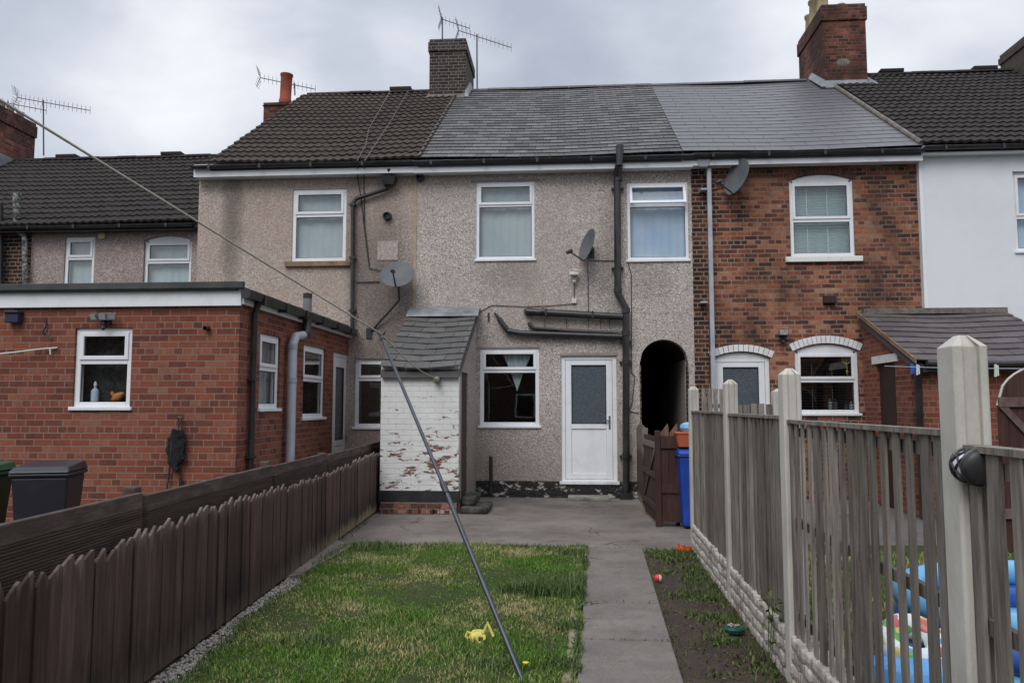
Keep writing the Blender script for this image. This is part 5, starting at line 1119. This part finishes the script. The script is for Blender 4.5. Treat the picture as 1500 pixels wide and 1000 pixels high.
# half-round lattice fence light, screwed to the first slat past the near post
sL = s_at_px(1453, 1.33); cL = rr(sL, .027) + Vector((0, 0, 1.33)); FLt = T('fence_light', 'black half round lattice fence light with white diffuser beside the nearest concrete post', 'light', cL)
def drum(u, t, r): return cL - RPd * t + (RPn * math.cos(u) + Vector((0, 0, 1)) * math.sin(u)) * r
def dsec(t, r, n=16): return [tuple(drum(-math.pi / 2 + math.pi * k / n, t, r)) for k in range(n + 1)]
m = MB(); m.hull(dsec(-.012, .03), dsec(-.004, .045)); m.hull(dsec(-.0039, .0451), dsec(.012, .052)); m.hull([tuple(drum(u, t, .055)) for u, t in ((-1.5708, -.014), (1.5708, -.014), (1.5708, .1), (-1.5708, .1))], [tuple(drum(u, t, .055) - RPn * .006) for u, t in ((-1.5708, -.014), (1.5708, -.014), (1.5708, .1), (-1.5708, .1))]); m.hull(dsec(.086, .05), dsec(.092, .047)); m.build('housing', black_pl, FLt, smooth=True)
m = MB(); m.hull(dsec(.0121, .046), dsec(.0859, .044)); m.build('diffuser', M('white_diffuser', (.8, .82, .85), None, bump=0, rough=.3), FLt, smooth=True)
m = MB()
for sgn in (-1, 1):
    for j in range(-2, 6):
        P = []
        for k in range(9):
            t = .012 + .075 * k / 8; u = -math.pi / 2 + math.pi * ((j + .5) / 3.5 + sgn * (k / 8) * .43)
            if -1.58 <= u <= 1.58: P.append(drum(u, t, .0495 - .002 * k / 8))
        if len(P) > 1: m.tube(P, .0032, 6)
for t, r_ in ((.012, .051), (.087, .048)): m.tube([drum(-math.pi / 2 + math.pi * k / 14, t, r_) for k in range(15)], .004, 6)
m.build('lattice', black_pl, FLt)

# leafy sprig on the wall
lf0 = rr(s_at_px(1150, .35), .08); m = MB()
for k in range(60):
    b_ = Vector((lf0.x + random.uniform(-.05, .05), lf0.y + random.uniform(-.12, .12), random.uniform(.16, .42))); d_ = Vector((random.uniform(-1, .2), random.uniform(-1, 1), random.uniform(-.4, .8))).normalized(); r_ = random.uniform(.022, .038); sd_ = d_.cross(Vector((.2, .3, 1))).normalized()
    m.f.append(m.pts([tuple(b_), tuple(b_ + d_ * r_ * .6 + sd_ * r_ * .4), tuple(b_ + d_ * r_ * 1.5), tuple(b_ + d_ * r_ * .6 - sd_ * r_ * .4)]))
PLt = T('climbing_plant', 'small leafy green sprig growing over the low whitewashed wall', 'plant', (lf0.x, lf0.y, 0)); m.build('leaves', weed_g, PLt)
m = MB()
for k in range(3): m.tube([(lf0.x - .02, lf0.y + (k - 1) * .03, 0), (lf0.x, lf0.y + (k - 1) * .06, .25), (lf0.x + random.uniform(-.04, .02), lf0.y + (k - 1) * .08, .4)], .003, 5)
m.build('stem', weed_g, PLt)

# ------------------------------------------------------------------ wooden gate and short fence by the passage
gp0 = G(937, 735); gp1 = G(965, 771); gp2 = G(1012, 772)
WG = T('short_fence', 'dark brown board fence running from the passage to the open garden gate', 'fence', (gp0.x, gp0.y, 0))
a0 = on(933, 700, 1, YF - .05); A_ = Vector((a0.x, YF - .08, 0)); B_ = Vector((G(946, 752).x, G(946, 752).y, 0)); dv = (B_ - A_).normalized(); L_ = (B_ - A_).length
m = MB(A_, dv, (-dv.y, dv.x, 0)); u = 0; k = 0
while u < L_ - .03:
    m.box(u, min(u + .09, L_), 0, .016, .06, 1.18 - .0 + .06 * math.sin(math.pi * u / L_) + random.uniform(-.02, .02)); u += .096
for z in (.3, .95): m.box(0, L_, .017, .06, z, z + .06)
m.build('panel', wood_brown, WG)
m = MB((B_.x, B_.y, 0), dv, (-dv.y, dv.x, 0)); m.box(.0, .08, -.04, .04, 0, 1.2); m.build('post', wood_brown, WG, bevel=.006)
GT = T('open_gate', 'brown ledged and braced gate swung open beside the blue bin', 'gate', (gp1.x, gp1.y, 0))
C0 = B_ + dv * .09; D0 = Vector((gp1.x, gp1.y, 0)); d2 = (D0 - C0).normalized(); L2 = (D0 - C0).length
m = MB(C0, d2, (d2.y, -d2.x, 0)); u = 0
while u < L2 - .03: m.box(u, min(u + .085, L2), 0, .015, .05, 1.12 + random.uniform(-.01, .01)); u += .09
lg = MB(C0, d2, (d2.y, -d2.x, 0))
sgnw = 1 if (Vector((d2.y, -d2.x, 0)).x < 0) else -1
for z in (.2, .6, .98): lg.box(0, L2, (.016 if sgnw > 0 else -.04), (.04 if sgnw > 0 else -.001), z, z + .07)
lg.hull([(0, .017, .28), (.07, .017, .28), (.07, .035, .28), (0, .035, .28)], [(L2 - .08, .017, .97), (L2, .017, .97), (L2, .035, .97), (L2 - .08, .035, .97)])
m.build('boards', wood_gate, GT); lg.build('ledge', wood_brown, GT)
m = MB((D0.x, D0.y, 0), (1, 0, 0), (0, 1, 0)); m.box(-.035, .035, -.035, .035, 0, 1.2); m.build('post', wood_gate, GT, bevel=.006)
x0 = D0.x + .04; x1 = xy(1003, 700, D0.y); yg = D0.y
GP = T('garden_gate', 'red brown board gate panel with saw tooth top facing the patio', 'gate', ((x0 + x1) / 2, yg, 0))
m = MB(); u = x0; k = 0
while u < x1 - .02:
    e = min(u + .095, x1); zt = 1.07; m.box(u, e - .004, yg, yg + .016, .06, zt)
    u = e
m.build('boards', wood_gate, GP)
m = MB(); u = x0
while u < x1 - .03:
    e = u + .115; m.prism([(u, 1.13), (e - .01, 1.13), (e - .01, 1.2), (e - .02, 1.29), (u, 1.17)], yg + .02, yg + .034); u = e
m.build('saw_tooth_top', M('bleached_timber', (.2, .12, .09), (.1, .05, .035), 6, .9, .5, 14, stretch=(6, 6, 1)), GP)
for q4 in ((.025, .98, 1.13), (.02, .42, .53), (.012, .06, .17)): MB().box(x0, x1, yg - q4[0], yg - .001, q4[1], q4[2]).build('rail', wood_gate, GP)
# arched brown gate at far right
y_ = 8.6; xg0 = xy(1462, 600, y_); xg1 = xg0 + 1.0; zg1 = zy(1490, 536, y_)
AG = T('arched_gate', 'dark red brown gate with rounded top beyond the nearest fence panel', 'gate', ((xg0 + xg1) / 2, y_, 0))
m = MB(); n = 10
for k in range(n):
    a = xg0 + (xg1 - xg0) * k / n; b = a + (xg1 - xg0) / n - .004
    def zz_(x): t = (x - (xg0 + xg1) / 2) / .5; return zg1 - .42 * (1 - math.sqrt(max(0, 1 - min(1, t * t))))
    m.prism([(a, .05), (b, .05), (b, zz_(b)), (a, zz_(a))], y_, y_ + .02)
m.build('boards', wood_gate, AG)
m = MB(); m.box(xg0, xg1, y_ - .03, y_ - .001, 1.5, 1.6); m.box(xg0, xg1, y_ - .03, y_ - .001, .35, .45); m.hull([(xg0, y_ - .025, 1.5), (xg0 + .09, y_ - .025, 1.5), (xg0 + .09, y_ - .001, 1.5), (xg0, y_ - .001, 1.5)], [(xg1 - .09, y_ - .025, .45), (xg1, y_ - .025, .45), (xg1, y_ - .001, .45), (xg1 - .09, y_ - .001, .45)]); m.build('ledge', M('faded_gate_brace', (.08, .04, .035), (.16, .12, .11), 6, .8, .4), AG)
P = []
for k in range(17):
    x = xg0 + (xg1 - xg0) * k / 16; P.append((x, y_ + .01, zz_(x) + .008))
MB().tube(P, .013, 6).build('edging', conc, AG)
# second clothes line with pegs
m = MB(); P0, P1 = on(1296, 536, 1, 9.8), on(1530, 540, 1, 7.0); m.tube([P0, (P0 + P1) / 2 + Vector((0, 0, -.01)), P1], .004, 6); tag(m.build('clothes_line', M('pale_line', (.5, .55, .6), None, bump=0), None), 'thin pale clothes line across the next garden', 'clothes line')
for (px, py, col, lab) in ((1336, 539, (.02, .12, .5), 'blue peg clipped on the thin line in the next garden'), (1344, 540, (.6, .65, .7), 'white peg next to the blue peg on the thin line'), (1459, 541, (.6, .68, .62), 'pale green peg on the thin line near the arched gate')):
    t = (px - 1296) / (1530 - 1296); t = t * .8 / (1 - .0 * t); q = on(px, py, 1, 9.8 - 2.8 * (px - 1296) / 234)
    pg = MB(); pg.hull([(q.x - .014, q.y - .012, q.z - .07), (q.x - .002, q.y - .012, q.z - .07), (q.x - .002, q.y + .012, q.z - .07), (q.x - .014, q.y + .012, q.z - .07)], [(q.x - .01, q.y - .01, q.z + .05), (q.x + .004, q.y - .01, q.z + .05), (q.x + .004, q.y + .01, q.z + .05), (q.x - .01, q.y + .01, q.z + .05)])
    pg.box(q.x + .006, q.x + .02, q.y - .01, q.y + .01, q.z - .06, q.z + .04); tag(pg.build('clothes_peg', M('peg_plastic', col, None, bump=0, rough=.4), None), lab, 'peg', 'pegs on the thin clothes line')

# ------------------------------------------------------------------ wheelie bins
def bin_(label, c, rot, col, h=1.06, w=.58, d=.7, lidc=None, group='wheelie bins'):
    m_ = M('bin_plastic', col, tuple(q * 1.7 for q in col), 4, .45, .15, 60, spec=.4, lo=.5, hi=.8); ml = M('bin_lid_plastic', lidc or col, tuple(q * 1.6 for q in (lidc or col)), 4, .4, .1, 60, spec=.5, lo=.5, hi=.8)
    B = T('wheelie_bin', label, 'bin', (c[0], c[1], 0), group); U = Vector((math.cos(rot), math.sin(rot), 0)); Wd = Vector((math.sin(rot), -math.cos(rot), 0))   # W = towards the front
    def F_(): return MB((c[0], c[1], 0), U, Wd)
    a, b = w / 2 - .07, d / 2 - .1; A, B2 = w / 2 - .02, d / 2 - .02
    F_().hull([(-a, -b, .03), (a, -b, .03), (a, b, .03), (-a, b, .03)], [(-A, -B2, h - .12), (A, -B2, h - .12), (A, B2, h - .12), (-A, B2, h - .12)]).box(-A - .02, A + .02, -B2 - .02, B2 + .02, h - .12, h - .08).build('body', m_, B, bevel=.02)
    g = F_(); g.hull([(-w / 2, -d / 2, h - .078), (w / 2, -d / 2, h - .078), (w / 2, d / 2 + .02, h - .078), (-w / 2, d / 2 + .02, h - .078)], [(-w / 2 + .03, -d / 2, h - .0), (w / 2 - .03, -d / 2, h - .0), (w / 2 - .03, d / 2 - .05, h - .03), (-w / 2 + .03, d / 2 - .05, h - .03)])
    g.build('lid', ml, B, bevel=.015)
    g = F_(); g.tube([(-w / 2 + .06, -d / 2 - .05, h - .06), (w / 2 - .06, -d / 2 - .05, h - .06)], .015, 8); g.box(-w / 2 + .06, -w / 2 + .1, -d / 2 - .06, -d / 2 + .02, h - .09, h - .05); g.box(w / 2 - .1, w / 2 - .06, -d / 2 - .06, -d / 2 + .02, h - .09, h - .05); g.build('handle', m_, B)
    for s_ in (-1, 1):
        g = F_(); cx = s_ * (w / 2 - .04); n = 16; L1 = [(cx - .02, -b - .02 + .1 * math.cos(2 * math.pi * k / n), .1 + .1 * math.sin(2 * math.pi * k / n)) for k in range(n)]; L2_ = [(cx + .02, q[1], q[2]) for q in L1]; g.hull(L1, L2_).build('wheel', black_pl, B)
    return B
cb = on(86, 720, 2, .6); qb = on(72, 700, 1, 6.9)
bin_('charcoal wheelie bin with a scuffed lid beside the brick extension', (qb.x, 6.9), R(16), (.017, .017, .022), w=.5, d=.52, h=1.0)
bin_('dark green wheelie bin at the left frame edge beside the charcoal bin', (qb.x - .62, 6.75), R(8), (.01, .035, .02), lidc=(.015, .06, .03), w=.5, d=.52, h=1.0)
bb = Vector((xy(992, 665, D0.y - .3) + .26, D0.y - .05, 0)); bin_('blue wheelie bin half hidden by the farthest concrete post at the brown gate', (bb.x, bb.y), R(0), (.012, .05, .3), w=.5, d=.5, h=1.0)
# orange crate and blue tub standing on the blue bin
xx = bb.x - .06; yy_ = bb.y
CR = MB(); CR.hull([(xx - .16, yy_ - .14, 1.001), (xx + .16, yy_ - .14, 1.001), (xx + .16, yy_ + .14, 1.001), (xx - .16, yy_ + .14, 1.001)], [(xx - .19, yy_ - .16, 1.16), (xx + .19, yy_ - .16, 1.16), (xx + .19, yy_ + .16, 1.16), (xx - .19, yy_ + .16, 1.16)]).box(xx - .2, xx + .2, yy_ - .17, yy_ + .17, 1.161, 1.185)
tag(CR.build('crate', M('orange_terracotta_plastic', (.45, .11, .04), (.35, .09, .035), 5, .6), None, bevel=.008), 'orange tub resting on the blue wheelie bin', 'tub')
TB = MB(); TB.lathe([(.07, 0), (.1, .05), (.09, .09), (.03, .12)], (xx - .03, yy_, 1.186), 16); tag(TB.build('plastic_bag', M('pale_blue_bag', (.15, .35, .6), (.3, .5, .7), 9, .4, .5, 20), None, smooth=True), 'pale blue bag lying on top of the orange tub', 'bag')

# ------------------------------------------------------------------ washing line and prop
base = G(768, 994, .02); topv = on(558, 491, 1, 6.0 + .0)
PRP = T('clothes_prop', 'long blue grey metal pole propping up the clothes line on the lawn', 'clothes prop', base)
prop_m = M('blue_grey_metal', (.055, .065, .085), (.04, .045, .055), 4, .35, .05, 40, metal=.3, spec=.5)
MB().tube([base + Vector((0, 0, -.03)), base + (topv - base) * .47], .015, 14).build('lower_tube', prop_m, PRP, smooth=True)
MB().tube([base + (topv - base) * .46, topv], .0122, 14).build('upper_tube', prop_m, PRP, smooth=True)
cc = base + (topv - base) * .47; dn = (topv - base).normalized(); m = MB(); m.tube([cc - dn * .05, cc + dn * .03], .0215, 14); m.build('collar', black_pl, PRP, smooth=True)
m = MB(); m.tube([topv - dn * .05, topv], .018, 12); m.tube([topv + Vector((-.03, 0, .035)), topv + Vector((-.01, 0, 0)), topv + Vector((.01, 0, 0)), topv + Vector((.035, 0, .03))], .008, 8); m.build('hook', black_pl, PRP, smooth=True)
sh_ = on(638, 553, 1, yS - .02); P = []
t2 = topv + Vector((0, 0, .012))
for k in range(9): t = k / 8; q = sh_ + (t2 - sh_) * t; q.z -= .06 * math.sin(math.pi * t) ; P.append(q)
far = on(0, 139, 1, 2.62); d_ = far - t2; e = t2 + d_ * 2.6
for k in range(1, 25): t = k / 24; q = t2 + (e - t2) * t; q.z -= .02 * math.sin(math.pi * t) ; P.append(q)
line_o = MB().tube(P, .0055, 8); tag(line_o.build('clothes_line', M('cream_rope', (.5, .47, .4), (.4, .37, .32), 40, .8, .3), None, smooth=True), 'cream clothes line rising from the white shed over the prop to top left', 'clothes line')

# ------------------------------------------------------------------ small things on the ground
q = G(964, 851, .02); m = MB(); m.lathe([(.001, -.035), (.02, -.029), (.033, -.012), (.035, 0), (.033, .012), (.02, .029), (.001, .035)], (q.x, q.y, .045), 18, Matrix.Rotation(R(50), 4, 'Y'))
def ballm():
    s = NT('red_white_ball'); sx = s.xyz(); f = s.math('GREATER_THAN', s.math('SUBTRACT', sx[0], q.x), .008); c = s.mix(f, (.6, .04, .04), (.7, .66, .6)); return s.set(c, .4, .4)
tag(m.build('ball', ballm(), None, smooth=True), 'little red and white ball on the soil next to the path', 'ball')
q = G(1002, 808); m = MB()
for k in range(5): a = k * 1.25; m.hull([(q.x + .05 * math.cos(a), q.y + .05 * math.sin(a), .01), (q.x + .09 * math.cos(a + .3), q.y + .08 * math.sin(a + .3), .02), (q.x + .09 * math.cos(a + .3), q.y + .08 * math.sin(a + .3), .05), (q.x + .05 * math.cos(a), q.y + .05 * math.sin(a), .06)], [(q.x + .04 * math.cos(a + .9), q.y + .04 * math.sin(a + .9), .01), (q.x + .06 * math.cos(a + 1), q.y + .06 * math.sin(a + 1), .02), (q.x + .05 * math.cos(a + 1), q.y + .05 * math.sin(a + 1), .05), (q.x + .03 * math.cos(a + .9), q.y + .03 * math.sin(a + .9), .05)])
m.tube([(q.x - .05, q.y, .05), (q.x - .055, q.y, .09)], .01, 6); tag(m.build('plastic_toy', M('orange_plastic', (.6, .09, .02), None, bump=0, rough=.4), None), 'broken orange plastic toy by the foot of the farthest fence post', 'toy')
q = G(1076, 931); TY = T('toy_boat', 'dark green rounded toy with a pale top lying on the soil bed', 'toy', (q.x, q.y, .0))
m = MB(); m.lathe([(.02, 0), (.055, .012), (.068, .035), (.06, .05), (.02, .052)], (q.x, q.y, .01), 18, Matrix.Scale(.7, 4, (0, 1, 0))).build('hull', M('dark_green_plastic', (.01, .07, .055), (.02, .1, .08), 30, .5, .3), TY, smooth=True)
m = MB()
for k in range(26): a = random.uniform(0, 6.28); r_ = .045 * math.sqrt(random.random()); m.lathe([(.001, -.006), (.008, 0), (.001, .006)], (q.x + r_ * math.cos(a), q.y + r_ * .7 * math.sin(a), .066 + random.uniform(0, .008)), 6)
m.build('gravel_load', gravel_m, TY)
q = G(700, 943); RPy = MB(); ym = M('yellow_rubber', (.62, .55, .13), (.5, .43, .1), 30, .5, .2)
cx, cy = q.x, q.y; z_ = .05
RPy.lathe([(.001, -.05), (.03, -.04), (.04, 0), (.03, .04), (.001, .05)], (cx - .01, cy, z_), 14, Matrix.Rotation(R(75), 4, 'Y') @ Matrix.Scale(.7, 4, (1, 0, 0)))
for P in (((-.04, 0, .01), (-.065, -.01, .025), (-.075, -.01, .0), (-.06, -.02, -.015), (-.045, -.01, .0)), ((-.03, -.02, 0), (-.035, -.05, .0), (-.02, -.07, -.02)), ((0, -.03, 0), (0, -.06, .0), (.01, -.085, -.02), (.035, -.08, -.02)), ((.02, -.02, 0), (.045, -.04, .01), (.05, -.07, -.01)), ((.03, 0, .01), (.055, .02, .06), (.06, .02, .075), (.085, .0, .03), (.1, -.01, .0)), ((-.05, .0, .0), (-.03, .03, .02), (0, .04, .02), (.03, .03, .02))):
    RPy.tube([(cx + a, cy + b, z_ + c + .002) for a, b, c in P], .0095, 8)
tag(RPy.build('stretchy_toy', ym, None, smooth=True), 'crumpled yellow rubber toy with dangling limbs on the lawn', 'toy')
q = G(770, 988); m = MB(); FLW = T('dandelion', 'single yellow dandelion flower at the foot of the clothes prop', 'flower', (q.x, q.y, 0))
MB().tube([(q.x, q.y, 0), (q.x, q.y, .06)], .002, 5).build('stem', weed_g, FLW); MB().lathe([(.004, 0), (.016, .006), (.018, .012), (.006, .016)], (q.x, q.y, .058), 12).build('bloom', M('dandelion_yellow', (.7, .5, .02), None, bump=0), FLW)

# paddling pool and patterned float in the next garden
pc = Vector((on(1592, 900, 1, 4.4).x, 4.4, 0)); PP = T('paddling_pool', 'blue inflatable paddling pool seen through the grey slats', 'paddling pool', pc)
cols = [(.03, .1, .36), (.13, .36, .6), (.03, .1, .36), (.13, .36, .6)]
for k in range(4):
    R0 = .86; n = 40; r_ = .075; m = MB(); P = [(pc.x + R0 * math.cos(2 * math.pi * j / n), pc.y + R0 * .9 * math.sin(2 * math.pi * j / n), .07 + k * .135) for j in range(n)]; 
    rings = []
    for j in range(n):
        a = 2 * math.pi * j / n; ring = []
        for i in range(12):
            t = 2 * math.pi * i / 12; rr0 = R0 + r_ * math.cos(t); ring.append(m.p(pc.x + rr0 * math.cos(a), pc.y + rr0 * .9 * math.sin(a), .075 + k * .135 + r_ * math.sin(t)))
        rings.append(ring)
    for j in range(n):
        for i in range(12): m.f.append([rings[j][i], rings[(j + 1) % n][i], rings[(j + 1) % n][(i + 1) % 12], rings[j][(i + 1) % 12]])
    m.build('air_ring', M('blue_vinyl', cols[k], None, bump=.1, bscale=6, rough=.3, spec=.5), PP, smooth=True)
MB().lathe([(.8, .02), (.8, .03), (.4, .03)], pc, 32, Matrix.Scale(.9, 4, (0, 1, 0))).build('floor', M('pool_floor', (.1, .35, .7), None, bump=0, rough=.4), PP)
q = on(1338, 942, 1, 3.9)
def spotm():
    s = NT('spotted_vinyl'); v = s.n('ShaderNodeTexVoronoi'); v.inputs['Scale'].default_value = 22; s.l(s.P, v.inputs['Vector']); sp_ = s.n('ShaderNodeSeparateColor'); s.l(v.outputs['Color'], sp_.inputs[0])
    c = s.ramp(sp_.outputs[0], [(0, (.7, .74, .78)), (.74, (.45, .1, .09)), (.8, (.1, .35, .08)), (.87, (.55, .46, .15)), (.94, (.1, .3, .65))], 'CONSTANT'); return s.set(c, .35, .5)
m = MB(); n = 20
for j in range(1):
    rings = []
    for j in range(n):
        a = 2 * math.pi * j / n; ring = []
        for i in range(10): t = 2 * math.pi * i / 10; r0 = .11 + .06 * math.cos(t); ring.append(m.p(q.x + r0 * math.cos(a), q.y + r0 * math.sin(a) * .7, q.z + .06 * math.sin(t) + .06 * math.sin(a)))
        rings.append(ring)
    for j in range(n):
        for i in range(10): m.f.append([rings[j][i], rings[(j + 1) % n][i], rings[(j + 1) % n][(i + 1) % 10], rings[j][(i + 1) % 10]])
tag(m.build('swim_ring', spotm(), None, smooth=True), 'white swim ring with coloured spots leaning on the blue paddling pool', 'swim ring')
q2 = on(1335, 985, 1, 3.75); m = MB(); m.lathe([(.02, 0), (.2, .02), (.25, .12), (.25, .3), (.2, .36), (.02, .37)], (q2.x + .02, q2.y - .02, 0), 24, Matrix.Scale(.8, 4, (0, 1, 0))); tag(m.build('inflatable_seat', M('sky_blue_vinyl', (.12, .42, .78), (.05, .2, .6), 2, .3, 0), None, smooth=True), 'light blue inflatable seat on the grass under the spotted swim ring', 'inflatable')

# ------------------------------------------------------------------ houses opposite, behind the viewpoint (they darken the lower panes)
OP = T('opposite_house', 'plain brick house standing behind the end of the garden', 'house', (0, -17, 0))
m = MB(); m.box(-45, 40, -24, -17, 0, 5.2); m.build('wall', old_brick, OP)
m = MB(); m.hull([(-45.2, -24.3, 5.2), (40.2, -24.3, 5.2), (40.2, -16.7, 5.2), (-45.2, -16.7, 5.2)], [(-45.2, -20.6, 8), (40.2, -20.6, 8), (40.2, -20.4, 8), (-45.2, -20.4, 8)]); m.build('roof', tile_black, OP)
for x in (-11, -7, -3, 1, 5, 9):
    for z in (.9, 3.4): m = MB(); m.box(x, x + 1.1, -16.99, -16.93, z, z + 1.3); w_ = m.build('window', upvc, OP); MB().box(x + .08, x + 1.02, -16.928, -16.92, z + .08, z + 1.22).build('pane', seal, w_)

# ------------------------------------------------------------------ sky and sun
SUN_EL, SUN_AZ = R(48), R(200)      # sun behind the camera, a little to the left
w = bpy.data.worlds.new('World'); scene.world = w; w.use_nodes = True; nt = w.node_tree; nt.nodes.clear()
def wn(k, **a):
    x = nt.nodes.new(k)
    for q_, v_ in a.items(): setattr(x, q_, v_)
    return x
out = wn('ShaderNodeOutputWorld'); bg = wn('ShaderNodeBackground'); nt.links.new(bg.outputs[0], out.inputs[0]); bg.inputs[1].default_value = .1
sky = wn('ShaderNodeTexSky', sky_type='NISHITA', sun_disc=False, sun_elevation=SUN_EL, sun_rotation=SUN_AZ)
tc = wn('ShaderNodeTexCoord'); mp = wn('ShaderNodeVectorMath', operation='MULTIPLY'); mp.inputs[1].default_value = (1, 1, 1.7); nt.links.new(tc.outputs['Generated'], mp.inputs[0])
def wnoise(sc, det, rg, off):
    ad = wn('ShaderNodeVectorMath', operation='ADD'); ad.inputs[1].default_value = off; nt.links.new(mp.outputs[0], ad.inputs[0]); n_ = wn('ShaderNodeTexNoise'); n_.inputs['Scale'].default_value = sc; n_.inputs['Detail'].default_value = det; n_.inputs['Roughness'].default_value = rg; n_.inputs['Distortion'].default_value = .3; nt.links.new(ad.outputs[0], n_.inputs['Vector']); return n_.outputs[0]
n1 = wnoise(2.1, 5, .45, (1.3, .4, .2)); n2 = wnoise(6, 5, .5, (4, 2, 1)); mm = wn('ShaderNodeMath', operation='MULTIPLY_ADD'); nt.links.new(n2, mm.inputs[0]); mm.inputs[1].default_value = .3; nt.links.new(n1, mm.inputs[2])
cr = wn('ShaderNodeValToRGB'); e_ = cr.color_ramp.elements; e_[0].position = .48; e_[0].color = (.42, .46, .55, 1); e_[1].position = .82; e_[1].color = (.88, .9, .94, 1); x_ = e_.new(.62); x_.color = (.56, .6, .68, 1); nt.links.new(mm.outputs[0], cr.inputs[0])
# overcast sky is brighter overhead
sz = wn('ShaderNodeSeparateXYZ'); nt.links.new(tc.outputs['Generated'], sz.inputs[0]); mr = wn('ShaderNodeMapRange', interpolation_type='SMOOTHSTEP'); nt.links.new(sz.outputs[2], mr.inputs[0]); mr.inputs[1].default_value = .4; mr.inputs[2].default_value = .95; mr.inputs[3].default_value = 9.0; mr.inputs[4].default_value = 17
vm = wn('ShaderNodeVectorMath', operation='SCALE'); nt.links.new(cr.outputs[0], vm.inputs[0]); nt.links.new(mr.outputs[0], vm.inputs['Scale'])
mx = wn('ShaderNodeMix', data_type='RGBA'); mx.inputs[0].default_value = .93; nt.links.new(sky.outputs[0], mx.inputs[6]); nt.links.new(vm.outputs[0], mx.inputs[7]); nt.links.new(mx.outputs[2], bg.inputs[0])
sd = bpy.data.lights.new('sun', 'SUN'); sd.energy = 1.5; sd.angle = R(35); sd.color = (1, .97, .92); so = lnk(bpy.data.objects.new('sun', sd))
# direction towards the sun: Blender's sky: rotation measured clockwise from +Y
dirv = Vector((math.sin(SUN_AZ) * math.cos(SUN_EL), math.cos(SUN_AZ) * math.cos(SUN_EL), math.sin(SUN_EL))); so.rotation_euler = dirv.to_track_quat('Z', 'Y').to_euler(); so.location = (0, -5, 20)
vs = scene.view_settings; vs.view_transform = 'Standard'; vs.look = 'None'; vs.gamma = 1; vs.use_curve_mapping = False; vs.exposure = .32
scene.cycles.max_bounces = 8; scene.cycles.transparent_max_bounces = 12
